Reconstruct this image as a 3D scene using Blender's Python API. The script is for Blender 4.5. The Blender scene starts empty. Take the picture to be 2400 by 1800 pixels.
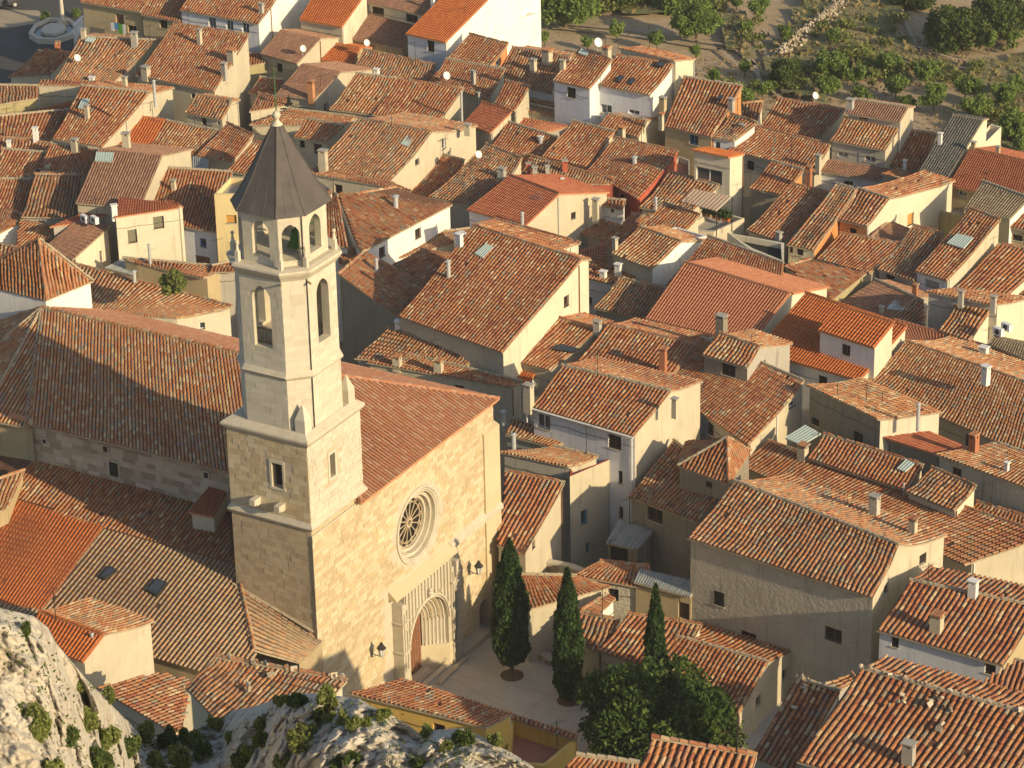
import bpy, math, random
import numpy as np
from mathutils import Vector, Matrix, noise
from mathutils.geometry import tessellate_polygon
random.seed(7); RNG = np.random.default_rng(7)
SC = bpy.context.scene
COL = SC.collection
# ------------------------------------------------------------------ camera, sky, sun, exposure
f_px, TH, RO, BE, CH = 7000.0, 0.441982504, -0.0213371878, 1.03869277, 103.47
_c, _s = math.cos(RO), math.sin(RO)
DV = np.array([0, math.cos(TH), -math.sin(TH)])
_u0 = np.cross([1, 0, 0], DV)
RV = _c * np.array([1., 0, 0]) + _s * _u0
UV = -_s * np.array([1., 0, 0]) + _c * _u0
CP = np.array([0, 0, CH])
cd = bpy.data.cameras.new('camera'); cam = bpy.data.objects.new('camera', cd); COL.objects.link(cam)
cam.matrix_world = Matrix(((RV[0], UV[0], -DV[0], 0), (RV[1], UV[1], -DV[1], 0), (RV[2], UV[2], -DV[2], CH), (0, 0, 0, 1)))
cd.sensor_width = 36; cd.lens = f_px / 2400 * 36; cd.clip_start = 1; cd.clip_end = 12000
SC.camera = cam
SUN_EL, SUN_AZ = math.radians(20), math.atan2(.745, -.667)       # azimuth clockwise from +Y
wd = bpy.data.worlds.new('World'); SC.world = wd; wd.use_nodes = True
nt = wd.node_tree; bg = nt.nodes['Background']
sky = nt.nodes.new('ShaderNodeTexSky'); sky.sky_type = 'NISHITA'; sky.sun_disc = False
sky.sun_elevation = SUN_EL; sky.sun_rotation = SUN_AZ; sky.dust_density = 1.5
nt.links.new(sky.outputs[0], bg.inputs[0]); bg.inputs[1].default_value = 0.125
sd = bpy.data.lights.new('sun', 'SUN'); sun = bpy.data.objects.new('sun', sd); COL.objects.link(sun)
sd.energy = 4.75; sd.angle = math.radians(.53); sd.color = (1, .805, .51)
sv = Vector((math.cos(SUN_EL) * math.sin(SUN_AZ), math.cos(SUN_EL) * math.cos(SUN_AZ), math.sin(SUN_EL)))
sun.rotation_euler = sv.to_track_quat('Z', 'Y').to_euler(); sun.location = (0, 0, 300)
SC.view_settings.view_transform = 'Standard'; SC.view_settings.look = 'None'
SC.view_settings.gamma = 1; SC.view_settings.use_curve_mapping = False
SC.view_settings.exposure = 0.28
# ------------------------------------------------------------------ geometry of views -> places
def T(c, r, x, y): return (c * 600 + x / 3.687, r * 450 + y / 3.687)
def ray(px): return DV + RV * (px[0] - 1200) / f_px - UV * (px[1] - 900) / f_px
def at(px, z): d = ray(px); return CP + d * ((z - CH) / d[2])
def on_plane(px, P0, N):
    d = ray(px); return CP + d * (((P0 - CP) @ N) / (d @ N))
GZ = -0.9
def G(x, y):
    g = GZ + max(0., min(162 - y, 80)) * .5
    if x < -2: g = GZ + max(0., min(150 - y, 68)) * .55
    return g
# ------------------------------------------------------------------ materials
MATS = {}
def node_mat(name, rough=.9):
    m = bpy.data.materials.new(name); m.use_nodes = True
    b = m.node_tree.nodes['Principled BSDF']; b.inputs['Roughness'].default_value = rough
    b.inputs['Specular IOR Level'].default_value = .25
    MATS[name] = m; return m, m.node_tree, b
def N(nt, t, **k):
    n = nt.nodes.new(t)
    for a, v in k.items(): setattr(n, a, v)
    return n
def ramp(nt, stops, interp='LINEAR'):
    r = N(nt, 'ShaderNodeValToRGB'); cr = r.color_ramp; cr.interpolation = interp
    while len(cr.elements) < len(stops): cr.elements.new(.5)
    for e, (p, c) in zip(cr.elements, stops): e.position = p; e.color = (*c, 1)
    return r
def pos_noise(nt, scale, detail=4, rough=.6):
    g = N(nt, 'ShaderNodeNewGeometry'); n = N(nt, 'ShaderNodeTexNoise')
    n.inputs['Scale'].default_value = scale; n.inputs['Detail'].default_value = detail; n.inputs['Roughness'].default_value = rough
    nt.links.new(g.outputs['Position'], n.inputs['Vector']); return n
def mixc(nt, fac, a, b, typ='MIX'):
    m = N(nt, 'ShaderNodeMix', data_type='RGBA', blend_type=typ)
    for sock, v in ((m.inputs[0], fac), (m.inputs[6], a), (m.inputs[7], b)):
        if isinstance(v, (int, float)): sock.default_value = v
        elif isinstance(v, tuple): sock.default_value = (*v, 1)
        else: nt.links.new(v, sock)
    return m.outputs[2]
def maprange(nt, v, a, b, c=0., d=1.):
    m = N(nt, 'ShaderNodeMapRange'); nt.links.new(v, m.inputs[0])
    for i, x in enumerate((a, b, c, d)): m.inputs[i + 1].default_value = x
    return m.outputs[0]
def bump(nt, b, h, s, d=.02):
    n = N(nt, 'ShaderNodeBump'); n.inputs['Strength'].default_value = s; n.inputs['Distance'].default_value = d
    nt.links.new(h, n.inputs['Height']); nt.links.new(n.outputs[0], b.inputs['Normal'])
def piece_mat(name, pal, lichen=.5, dark=.35, rough=.9, scale=1.3):
    """colour differs from piece to piece: one value per loose piece plus one per object"""
    m, nt, b = node_mat(name, rough)
    g = N(nt, 'ShaderNodeNewGeometry'); oi = N(nt, 'ShaderNodeObjectInfo')
    ad = N(nt, 'ShaderNodeMath', operation='ADD'); nt.links.new(g.outputs['Random Per Island'], ad.inputs[0]); nt.links.new(oi.outputs['Random'], ad.inputs[1])
    fr = N(nt, 'ShaderNodeMath', operation='FRACT'); nt.links.new(ad.outputs[0], fr.inputs[0])
    n = len(pal); r = ramp(nt, [(i / n, c) for i, c in enumerate(pal)], 'CONSTANT'); nt.links.new(fr.outputs[0], r.inputs[0])
    n1 = pos_noise(nt, scale, 5, .7); n2 = pos_noise(nt, 9, 3, .7); n3 = pos_noise(nt, .22, 3)
    c = mixc(nt, maprange(nt, n3.outputs[0], .35, .7, 0, dark), r.outputs[0], (.62, .50, .42), 'MULTIPLY')
    c = mixc(nt, maprange(nt, n1.outputs[0], .56, .72, 0, lichen), c, (.17, .15, .10))
    c = mixc(nt, maprange(nt, n2.outputs[0], .58, .75, 0, lichen), c, (.50, .42, .28))
    nt.links.new(c, b.inputs['Base Color']); return m
def plain_mat(name, col, var=.25, scale=.8, stain=(.30, .25, .18), st=.35, rough=.92, bmp=.35, bs=14):
    m, nt, b = node_mat(name, rough)
    n1 = pos_noise(nt, scale, 6, .65); n2 = pos_noise(nt, scale * 7, 4, .7)
    mp = N(nt, 'ShaderNodeMapping'); g = N(nt, 'ShaderNodeNewGeometry'); nt.links.new(g.outputs['Position'], mp.inputs[0])
    mp.inputs['Scale'].default_value = (3.2, 3.2, .35); n3 = N(nt, 'ShaderNodeTexNoise'); nt.links.new(mp.outputs[0], n3.inputs['Vector'])
    n3.inputs['Scale'].default_value = .9; n3.inputs['Detail'].default_value = 5
    d = tuple(x * (1 - var) for x in col)
    c = mixc(nt, maprange(nt, n1.outputs[0], .35, .7), col, d)
    c = mixc(nt, maprange(nt, n3.outputs[0], .55, .8, 0, st), c, stain)
    c = mixc(nt, maprange(nt, n2.outputs[0], .62, .8, 0, st * .8), c, stain)
    nt.links.new(c, b.inputs['Base Color'])
    n4 = pos_noise(nt, bs, 4, .7); bump(nt, b, n4.outputs[0], bmp, .03 if bmp < .8 else .14); return m
tan, ter, crm, gry, dkb, orr, pnk, red = (.465, .255, .125), (.40, .17, .08), (.54, .385, .22), (.31, .25, .17), (.22, .13, .08), (.45, .195, .08), (.44, .22, .125), (.32, .115, .06)
t2, t3 = (.43, .225, .115), (.36, .20, .115)
piece_mat('tile_old', [tan, ter, t2, pnk, orr, ter, t3, tan, gry, ter, orr, red, pnk, t2, red, crm, ter, orr, t3, ter], .35, .5)
piece_mat('tile_old_red', [ter, ter, t2, orr, red, ter, pnk, orr, tan, red, ter, t2, crm, orr, ter, t3, red, orr, gry, pnk], .3, .45)
piece_mat('tile_old_brown', [t3, t2, tan, gry, t3, ter, tan, dkb, t2, t3, crm, gry, ter, t2, tan, t3, orr, gry], .45, .5)
piece_mat('tile_yellow', [tan, crm, tan, orr, t2, ter, crm, t3, tan, orr, t2, tan, gry, tan, ter], .32, .3)
piece_mat('tile_church', [tan, pnk, tan, ter, tan, crm, orr, gry, pnk, tan, ter, tan, crm, (.40, .26, .19), orr], .3, .25)
piece_mat('tile_churchpink', [(.42, .195, .11), (.40, .175, .095), (.43, .22, .13), (.42, .18, .09), (.38, .18, .105), (.46, .27, .165)], .25, .2)
piece_mat('tile_aisle', [(.40, .29, .17), (.36, .26, .16), (.44, .31, .18), (.46, .28, .15), (.33, .25, .16), (.42, .30, .19), (.38, .23, .13)], .3, .25)
piece_mat('tile_orange', [(.50, .155, .045), (.47, .14, .042), (.52, .17, .05), (.45, .13, .04)], .05, .12)
piece_mat('tile_salmon', [(.46, .195, .105), (.44, .18, .095), (.48, .21, .115), (.43, .175, .095)], .08, .15)
piece_mat('tile_red', [(.36, .12, .06), (.33, .105, .055), (.38, .14, .07)], .12, .2)
piece_mat('tile_brown', [(.34, .19, .12), (.30, .16, .10), (.38, .22, .14), (.27, .15, .10)], .25, .2)
piece_mat('tile_olive', [(.30, .24, .15), (.26, .21, .13), (.34, .28, .18), (.28, .20, .13)], .25, .2)
piece_mat('tile_grey', [(.14, .135, .12), (.12, .115, .10), (.17, .16, .14)], .15, .2)
piece_mat('metal_sheet', [(.33, .35, .33), (.38, .39, .36), (.28, .30, .29)], .25, .3, rough=.6)
piece_mat('stone_wall', [(.57, .48, .31), (.54, .44, .27), (.60, .51, .34), (.50, .40, .24), (.57, .48, .31), (.61, .53, .36), (.53, .425, .25), (.58, .49, .32), (.49, .39, .24)], .20, .3, scale=.7)
piece_mat('stone_pale', [(.57, .52, .41), (.55, .50, .39), (.59, .54, .43), (.52, .47, .36), (.565, .52, .415)], .25, .25, scale=.9)
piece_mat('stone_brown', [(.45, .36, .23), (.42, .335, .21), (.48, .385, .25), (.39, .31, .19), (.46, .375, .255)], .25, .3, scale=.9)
piece_mat('stone_rubble', [(.45, .37, .26), (.38, .31, .21), (.52, .44, .32), (.33, .27, .19), (.56, .49, .37)], .3, .3)
piece_mat('brick_wall', [(.48, .20, .09), (.44, .17, .08), (.52, .25, .12), (.40, .16, .08)], .2, .2)
plain_mat('pan', (.15, .075, .045), .4, 2)  # channel dirt, with the shade between covers put into the dark colour
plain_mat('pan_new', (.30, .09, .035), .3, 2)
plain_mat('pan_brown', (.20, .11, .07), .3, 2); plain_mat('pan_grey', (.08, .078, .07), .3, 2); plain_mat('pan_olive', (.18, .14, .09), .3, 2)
plain_mat('mortar', (.46, .38, .26), .35, 2, (.22, .17, .11), .6)
plain_mat('mortar_orange', (.55, .27, .14), .25, 2)
WALLC = dict(beige=(.55, .485, .35), cream=(.67, .605, .45), white=(.80, .78, .72), ochre=(.48, .38, .22), grey=(.42, .39, .33), shadewhite=(.70, .71, .73),  # white render on shaded fronts has the blue of shade put into its colour
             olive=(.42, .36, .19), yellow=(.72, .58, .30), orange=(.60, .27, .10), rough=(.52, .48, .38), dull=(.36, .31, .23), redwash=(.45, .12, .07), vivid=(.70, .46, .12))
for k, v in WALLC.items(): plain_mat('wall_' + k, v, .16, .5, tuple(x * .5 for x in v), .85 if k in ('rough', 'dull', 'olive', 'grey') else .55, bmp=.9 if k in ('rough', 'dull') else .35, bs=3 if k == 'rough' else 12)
plain_mat('roof_smooth', (.50, .22, .13), .15, .6, (.3, .15, .1), .3, .8)
plain_mat('roof_redflat', (.42, .17, .11), .15, .6, (.3, .15, .1), .3, .8)
plain_mat('concrete', (.42, .39, .33), .25, 1.2, (.2, .18, .14), .5)
plain_mat('stone_trim', (.56, .50, .38), .2, 1.5, (.35, .29, .2), .5)
plain_mat('stone_dark', (.42, .33, .20), .2, 1.5)
plain_mat('slate', (.10, .086, .078), .3, .9, (.07, .06, .05), .5, .6, .15)
plain_mat('wood_red', (.26, .12, .065), .3, 3); plain_mat('wood_brown', (.16, .09, .05), .3, 3); plain_mat('wood_pale', (.50, .30, .12), .2, 3)
plain_mat('plastic_white', (.75, .75, .72), .05, 2, st=.1); plain_mat('iron', (.04, .038, .035), .2, 5, st=.2, rough=.5); plain_mat('green_iron', (.06, .16, .04), .2, 5, st=.2)
plain_mat('paint_blue', (.10, .30, .62), .1, 3, st=.1); plain_mat('paint_red', (.45, .07, .05), .1, 3, st=.2)
plain_mat('galvan', (.45, .46, .45), .15, 3, st=.3, rough=.45); plain_mat('rust', (.25, .12, .07), .3, 4)
plain_mat('dark_room', (.030, .025, .022), .2, 3, st=0); plain_mat('shutter_grey', (.35, .35, .33), .1, 3); plain_mat('shutter_olive', (.20, .19, .13), .1, 3)
plain_mat('shutter_tan', (.55, .30, .08), .1, 3); plain_mat('black_net', (.02, .02, .02), .2, 3, st=.1)
plain_mat('paving', (.50, .46, .39), .12, .4, (.3, .25, .19), .4, bmp=.15); plain_mat('paving_edge', (.50, .42, .30), .15, 1.0)
plain_mat('asphalt', (.085, .082, .078), .25, .15, (.16, .14, .12), .5); plain_mat('sand', (.40, .32, .22), .2, .4)
m, nt_, b_ = node_mat('glass', .12); b_.inputs['Base Color'].default_value = (.05, .06, .075, 1); b_.inputs['Specular IOR Level'].default_value = .8
m, nt_, b_ = node_mat('skylight_sheet', .35); b_.inputs['Base Color'].default_value = (.42, .50, .45, 1)
def leaf_mat(name, cols, tr=.25):
    m, nt, b = node_mat(name, .7)
    g = N(nt, 'ShaderNodeNewGeometry'); r = ramp(nt, [(i / (len(cols) - 1), c) for i, c in enumerate(cols)]); nt.links.new(g.outputs['Random Per Island'], r.inputs[0])
    n1 = pos_noise(nt, .9, 3); c = mixc(nt, maprange(nt, n1.outputs[0], .4, .7, 0, .5), r.outputs[0], tuple(x * .6 for x in cols[0]))
    nt.links.new(c, b.inputs['Base Color'])
    t = N(nt, 'ShaderNodeBsdfTranslucent'); nt.links.new(c, t.inputs[0]); mx = N(nt, 'ShaderNodeMixShader'); mx.inputs[0].default_value = tr
    out = nt.nodes['Material Output']; nt.links.new(b.outputs[0], mx.inputs[1]); nt.links.new(t.outputs[0], mx.inputs[2]); nt.links.new(mx.outputs[0], out.inputs[0])
leaf_mat('leaf_cypress', [(.02, .045, .011), (.035, .07, .017), (.065, .115, .024)], .12)
leaf_mat('leaf_tree', [(.028, .06, .012), (.05, .095, .018), (.13, .18, .035)], .25)
leaf_mat('leaf_orchard', [(.13, .20, .04), (.20, .29, .06), (.30, .37, .10)], .4)
leaf_mat('leaf_shrub', [(.13, .17, .04), (.21, .24, .06), (.30, .30, .10)], .35)
leaf_mat('leaf_dark', [(.05, .085, .02), (.09, .13, .03), (.14, .17, .045)], .3)
plain_mat('joint', (.55, .48, .37), .12, 1.2, (.45, .38, .27), .3)
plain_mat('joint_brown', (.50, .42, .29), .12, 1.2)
leaf_mat('leaf_dry', [(.30, .21, .09), (.22, .17, .07), (.14, .14, .05), (.36, .27, .13)])
plain_mat('bark', (.16, .11, .07), .3, 5)
# ------------------------------------------------------------------ object helpers
BASE = {}
def thing(name, label, cat, loc, group=None):
    o = bpy.data.objects.new(name, None); COL.objects.link(o); o.location = tuple(float(v) for v in loc); o.empty_display_size = .3
    o['label'] = label; o['category'] = cat
    if group: o['group'] = group
    BASE[o.name] = np.array(loc, float); return o
def base_of(p): return BASE[p.name] if p is not None else np.zeros(3)
def mesh(name, V, F, mat, parent=None, smooth=False, midx=None):
    V = np.asarray(V, float) - base_of(parent)
    me = bpy.data.meshes.new(name); me.from_pydata(V.tolist(), [], F if isinstance(F, list) else F.tolist())
    for mn in ([mat] if isinstance(mat, str) else mat): me.materials.append(MATS[mn])
    if midx is not None: me.polygons.foreach_set('material_index', midx)
    if smooth: me.polygons.foreach_set('use_smooth', [True] * len(me.polygons))
    o = bpy.data.objects.new(name, me); COL.objects.link(o)
    if parent is not None: o.parent = parent; BASE[o.name] = BASE[parent.name]
    return o
def tag(o, label, cat, group=None, kind=None):
    if label: o['label'] = label
    if cat: o['category'] = cat
    if group: o['group'] = group
    if kind: o['kind'] = kind
    return o
class MB:
    def __init__(s): s.V = []; s.F = []; s.M = []
    def add(s, V, F, m=0):
        n = len(s.V); s.V += [tuple(v) for v in V]; s.F += [[i + n for i in f] for f in F]; s.M += [m] * len(F)
    def box(s, o, a, b, c, m=0):
        o, a, b, c = (np.asarray(t, float) for t in (o, a, b, c))
        P = [o, o + a, o + a + b, o + b, o + c, o + a + c, o + a + b + c, o + b + c]
        s.add(P, [[0, 3, 2, 1], [4, 5, 6, 7], [0, 1, 5, 4], [1, 2, 6, 5], [2, 3, 7, 6], [3, 0, 4, 7]], m)
    def cbox(s, c, X, Y, sx, sy, z0, z1, m=0):
        c = np.asarray(c, float); X = np.asarray(X, float); Y = np.asarray(Y, float)
        s.box(np.array([c[0], c[1], z0]) - X * sx / 2 - Y * sy / 2, X * sx, Y * sy, np.array([0, 0, z1 - z0]), m)
    def tube(s, p, q, r, n=6, r2=None, m=0, caps=True):
        p = np.asarray(p, float); q = np.asarray(q, float); d = q - p; d = d / np.linalg.norm(d)
        a = np.cross(d, [0, 0, 1.]) if abs(d[2]) < .9 else np.cross(d, [1., 0, 0]); a /= np.linalg.norm(a); b = np.cross(d, a); r2 = r if r2 is None else r2
        P = [p + (a * math.cos(t) + b * math.sin(t)) * r for t in np.arange(n) * 2 * math.pi / n] + [q + (a * math.cos(t) + b * math.sin(t)) * r2 for t in np.arange(n) * 2 * math.pi / n]
        F = [[i, (i + 1) % n, n + (i + 1) % n, n + i] for i in range(n)]
        if caps: F += [list(range(n))[::-1], list(range(n, 2 * n))]
        s.add(P, F, m)
    def lathe(s, c, prof, n=12, m=0):
        P = [(c[0] + r * math.cos(t), c[1] + r * math.sin(t), c[2] + z) for r, z in prof for t in np.arange(n) * 2 * math.pi / n]
        s.add(P, [[k * n + i, k * n + (i + 1) % n, (k + 1) * n + (i + 1) % n, (k + 1) * n + i] for k in range(len(prof) - 1) for i in range(n)], m)
    def prism(s, pts, z0, z1, m=0, top=True):
        n = len(pts); P = [(p[0], p[1], z0) for p in pts] + [(p[0], p[1], z1) for p in pts]
        s.add(P, [[i, (i + 1) % n, n + (i + 1) % n, n + i] for i in range(n)] + ([list(range(n, 2 * n)), list(range(n))[::-1]] if top else []), m)
    def build(s, name, mat, parent=None, smooth=False):
        return mesh(name, s.V, s.F, mat, parent, smooth, s.M if not isinstance(mat, str) else None)
Z3 = np.array([0, 0, 1.])
def unit(v): v = np.asarray(v, float); return v / np.linalg.norm(v)
# ------------------------------------------------------------------ tiles
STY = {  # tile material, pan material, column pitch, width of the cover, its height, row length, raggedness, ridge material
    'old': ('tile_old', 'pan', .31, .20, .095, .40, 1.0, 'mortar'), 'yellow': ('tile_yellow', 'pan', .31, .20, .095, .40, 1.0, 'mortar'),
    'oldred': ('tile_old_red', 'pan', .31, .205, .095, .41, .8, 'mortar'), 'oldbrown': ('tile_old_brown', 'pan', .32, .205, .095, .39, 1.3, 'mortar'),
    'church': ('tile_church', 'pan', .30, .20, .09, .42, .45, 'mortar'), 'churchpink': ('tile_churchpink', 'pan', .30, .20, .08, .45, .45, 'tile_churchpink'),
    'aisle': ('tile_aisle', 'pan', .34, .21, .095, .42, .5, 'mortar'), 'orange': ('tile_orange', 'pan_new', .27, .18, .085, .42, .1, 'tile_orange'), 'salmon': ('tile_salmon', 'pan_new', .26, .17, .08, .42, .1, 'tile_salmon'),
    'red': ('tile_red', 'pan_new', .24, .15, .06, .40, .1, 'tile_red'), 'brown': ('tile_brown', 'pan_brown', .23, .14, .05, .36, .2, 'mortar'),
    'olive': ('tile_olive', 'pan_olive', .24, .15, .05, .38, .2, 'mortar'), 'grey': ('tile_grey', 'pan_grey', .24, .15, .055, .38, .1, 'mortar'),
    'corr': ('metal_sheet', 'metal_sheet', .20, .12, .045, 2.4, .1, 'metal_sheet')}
def bil(Q, s, t):
    s = np.asarray(s)[..., None]; t = np.asarray(t)[..., None]
    return (Q[0] * (1 - s) + Q[1] * s) * (1 - t) + (Q[3] * (1 - s) + Q[2] * s) * t
def sagf(s, t, ph, a):
    return a * (np.sin(s * 7.3 + ph) * .5 + np.sin(t * 5.1 + ph * 2.1 + s * 3) * .5 - np.sin(np.clip(t, 0, 1) * math.pi) * 1.1) * np.clip(t * 6, 0, 1) * np.clip((1 - t) * 6, 0, 1)
def unit_tile(k, w, h, L):
    a = np.linspace(0, math.pi, k + 1)
    lo = np.stack([w / 2 * np.cos(a), np.zeros(k + 1), h * np.sin(a) ** .8 + .022], 1); hi = np.stack([w / 2 * .84 * np.cos(a), np.full(k + 1, L), h * .84 * np.sin(a) ** .8 - .004], 1)
    lo[0, 2] = lo[-1, 2] = -.015; hi[0, 2] = hi[-1, 2] = -.015
    V = np.concatenate([lo, hi]); F = [[i, i + 1, k + 2 + i, k + 1 + i] for i in range(k)]
    F += [[0, 3, 2, 1]] if k == 3 else [[0, 5, 4, 1], [1, 4, 3, 2]]
    return V, np.array(F)
TILE_ME = {}
def tiles(Q, style, parent, near=False, seed=0, inside=None, sag=None, force=False, ts=1.):
    """lay cover tiles in columns up a roof slope; Q = eave start, eave end, ridge end, ridge start"""
    tm, pm, pitch, w, h, row, rag, rm = STY[style]; Q = [np.asarray(q, float) for q in Q]
    pitch, w, h, row = pitch * ts, w * ts, h * ts, row * ts; rs = np.random.default_rng(seed + 11)
    Le = np.linalg.norm(Q[1] - Q[0]); Lr = np.linalg.norm(Q[2] - Q[3]); Ls = (np.linalg.norm(Q[3] - Q[0]) + np.linalg.norm(Q[2] - Q[1])) / 2
    if inside is None and not force and (min(Le, Lr) / max(Le, Lr) < .55):          # hips and triangles: straight columns, cut at the hips
        ex = unit(Q[1] - Q[0]) if Le > Lr else unit(Q[2] - Q[3]); nn = unit(np.cross(Q[1] - Q[0], (Q[3] + Q[2]) / 2 - Q[0])); ey = np.cross(nn, ex)
        if ey @ ((Q[3] + Q[2]) / 2 - (Q[0] + Q[1]) / 2) < 0: ey = -ey
        P2 = np.array([[(q - Q[0]) @ ex, (q - Q[0]) @ ey] for q in Q]); x0, x1 = P2[:, 0].min(), P2[:, 0].max(); y0, y1 = P2[:, 1].min(), P2[:, 1].max()
        def ins(P, P2=P2, ex=ex, ey=ey, o=Q[0]):
            x = (P - o) @ ex; y = (P - o) @ ey; c = np.ones(len(x), bool)
            ar = sum(P2[i][0] * P2[(i + 1) % 4][1] - P2[(i + 1) % 4][0] * P2[i][1] for i in range(4)); sg = 1 if ar > 0 else -1
            for i in range(4):
                a, b = P2[i], P2[(i + 1) % 4]; c &= sg * ((b[0] - a[0]) * (y - a[1]) - (b[1] - a[1]) * (x - a[0])) >= -1e-6
            return c
        inside = ins; o = Q[0]
        Q = [o + ex * x0 + ey * y0, o + ex * x1 + ey * y0, o + ex * x1 + ey * y1, o + ex * x0 + ey * y1]
        Le = x1 - x0; Ls = y1 - y0; sag = 0
    n = max(2, int(round(max(Le, (Le + Lr) / 2 if inside is None else Le) / pitch))); m = max(2, int(round(Ls / row)))
    if n * m > 12000: return None
    jj, ii = np.meshgrid(np.arange(m), np.arange(n)); ii = ii.ravel(); jj = jj.ravel()
    s = (ii + .5) / n; t = jj / m
    ph = seed * 1.7; sg = (.10 * rag if sag is None else sag) * min(1, Ls / 6)
    def Pf(s, t):
        P = bil(Q, s, t); return P
    P0 = Pf(s, t); P1 = Pf(s, t + 1.0 / m); ax = P1 - P0; L = np.linalg.norm(ax, axis=1)[:, None]; ax /= L
    ac = Pf(s + .01, t) - Pf(s - .01, t); ac /= np.linalg.norm(ac, axis=1)[:, None]; no = np.cross(ac, ax); no /= np.linalg.norm(no, axis=1)[:, None]
    sgn = np.sign(no[:, 2:3]); sgn[sgn == 0] = 1; no *= sgn
    xx = np.cross(ax, no)
    S0 = sagf(s, t, ph, sg)[:, None]; S1 = sagf(s, np.minimum(t + 1 / m, 1), ph, sg)[:, None]
    P0 = P0 + no * S0; ax = ax + no * (S1 - S0) / L
    wob = rs.normal(0, .010 * rag, (n,))[ii] + rs.normal(0, .008 * rag, len(ii)) + .03 * rag * np.sin(t * 9 + ii * .35 + ph)
    P0 = P0 + xx * wob[:, None] + no * rs.normal(0, .006 * rag, (len(ii), 1)); ax = ax + xx * rs.normal(0, .02 * rag, (len(ii), 1))
    keep = rs.random(len(ii)) > .002 * rag
    if inside is not None: keep &= inside(P0 + ax * row * .5)
    P0, ax, xx, no = P0[keep], ax[keep], xx[keep], no[keep]
    if len(P0) == 0: return None
    k = 5 if np.linalg.norm(Q[0] - CP) < 235 else 3
    Lt = Ls / m * 1.10; uV, uF = unit_tile(k, w, h, Lt)
    sw = rs.normal(1, .06 * rag, (len(P0), 1, 1)).clip(.8, 1.2)
    order = np.arange(len(P0)); single = order[:0]
    if near:
        d = P0 - CP; z = d @ DV; X = 1200 + f_px * (d @ RV) / z; Y = 900 - f_px * (d @ UV) / z
        vis = np.where((X > 0) & (X < 2400) & (Y > 0) & (Y < 1800))[0]; single = vis[np.argsort(z[vis])][:300]
        key = (k, w, h, round(Lt, 3), tm)
        if key not in TILE_ME:
            me = bpy.data.meshes.new('tile'); me.from_pydata(uV.tolist(), [], uF.tolist()); me.materials.append(MATS[tm]); TILE_ME[key] = me
        me = TILE_ME[key]; B = base_of(parent)
        for i in single:
            o = bpy.data.objects.new('tile', me); COL.objects.link(o); o.parent = parent
            q = P0[i] - B; a, b, c = xx[i] * sw[i, 0, 0], ax[i], no[i]
            o.matrix_local = Matrix(((a[0], b[0], c[0], q[0]), (a[1], b[1], c[1], q[1]), (a[2], b[2], c[2], q[2]), (0, 0, 0, 1)))
        order = np.setdiff1d(order, single)
    if len(order):
        A, X_, N_, P_ = ax[order], xx[order], no[order], P0[order]
        V = P_[:, None] + X_[:, None] * uV[None, :, :1] * sw[order] + A[:, None] * uV[None, :, 1:2] + N_[:, None] * uV[None, :, 2:]
        F = (uF[None] + (np.arange(len(order)) * len(uV))[:, None, None]).reshape(-1, 4)
        o = mesh('roof_tiles', V.reshape(-1, 3), F, tm, parent); o['kind'] = 'stuff'
def sheet(Q, style, parent, name='roof', seed=0, th=.13, slab=True, mat2=None):
    """the boarding and channel tiles below the covers"""
    tm, pm, pitch, w, h, row, rag, rm = STY[style]; Q = [np.asarray(q, float) for q in Q]
    n, m = 14, 10; s, t = np.meshgrid(np.linspace(0, 1, n + 1), np.linspace(0, 1, m + 1)); s = s.ravel(); t = t.ravel()
    Ls = (np.linalg.norm(Q[3] - Q[0]) + np.linalg.norm(Q[2] - Q[1])) / 2
    no = unit(np.cross(Q[1] - Q[0], (Q[3] + Q[2]) / 2 - Q[0])); no = no * (1 if no[2] > 0 else -1)
    P = bil(Q, s, t) + no * sagf(s, t, seed * 1.7, .10 * rag * min(1, Ls / 6))[:, None]
    V = P.tolist(); F = [[j * (n + 1) + i, j * (n + 1) + i + 1, (j + 1) * (n + 1) + i + 1, (j + 1) * (n + 1) + i] for j in range(m) for i in range(n)]; M = [0] * len(F)
    if slab:
        per = [i for i in range(n + 1)] + [(j + 1) * (n + 1) + n for j in range(m)] + [m * (n + 1) + n - 1 - i for i in range(n)] + [(m - 1 - j) * (n + 1) for j in range(m - 1)]
        b = len(V); V += [[v[0], v[1], v[2] - th] for v in V]; k = len(per)
        F += [[b + q for q in f[::-1]] for f in F[:n * m]]; M += [1] * (n * m)
        F += [[per[i], per[(i + 1) % k], b + per[(i + 1) % k], b + per[i]] for i in range(k)]; M += [1] * k
    return mesh(name, V, F, [pm, mat2 or ('mortar_orange' if style in ('orange', 'salmon', 'red') else 'mortar')], parent, midx=M)
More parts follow.
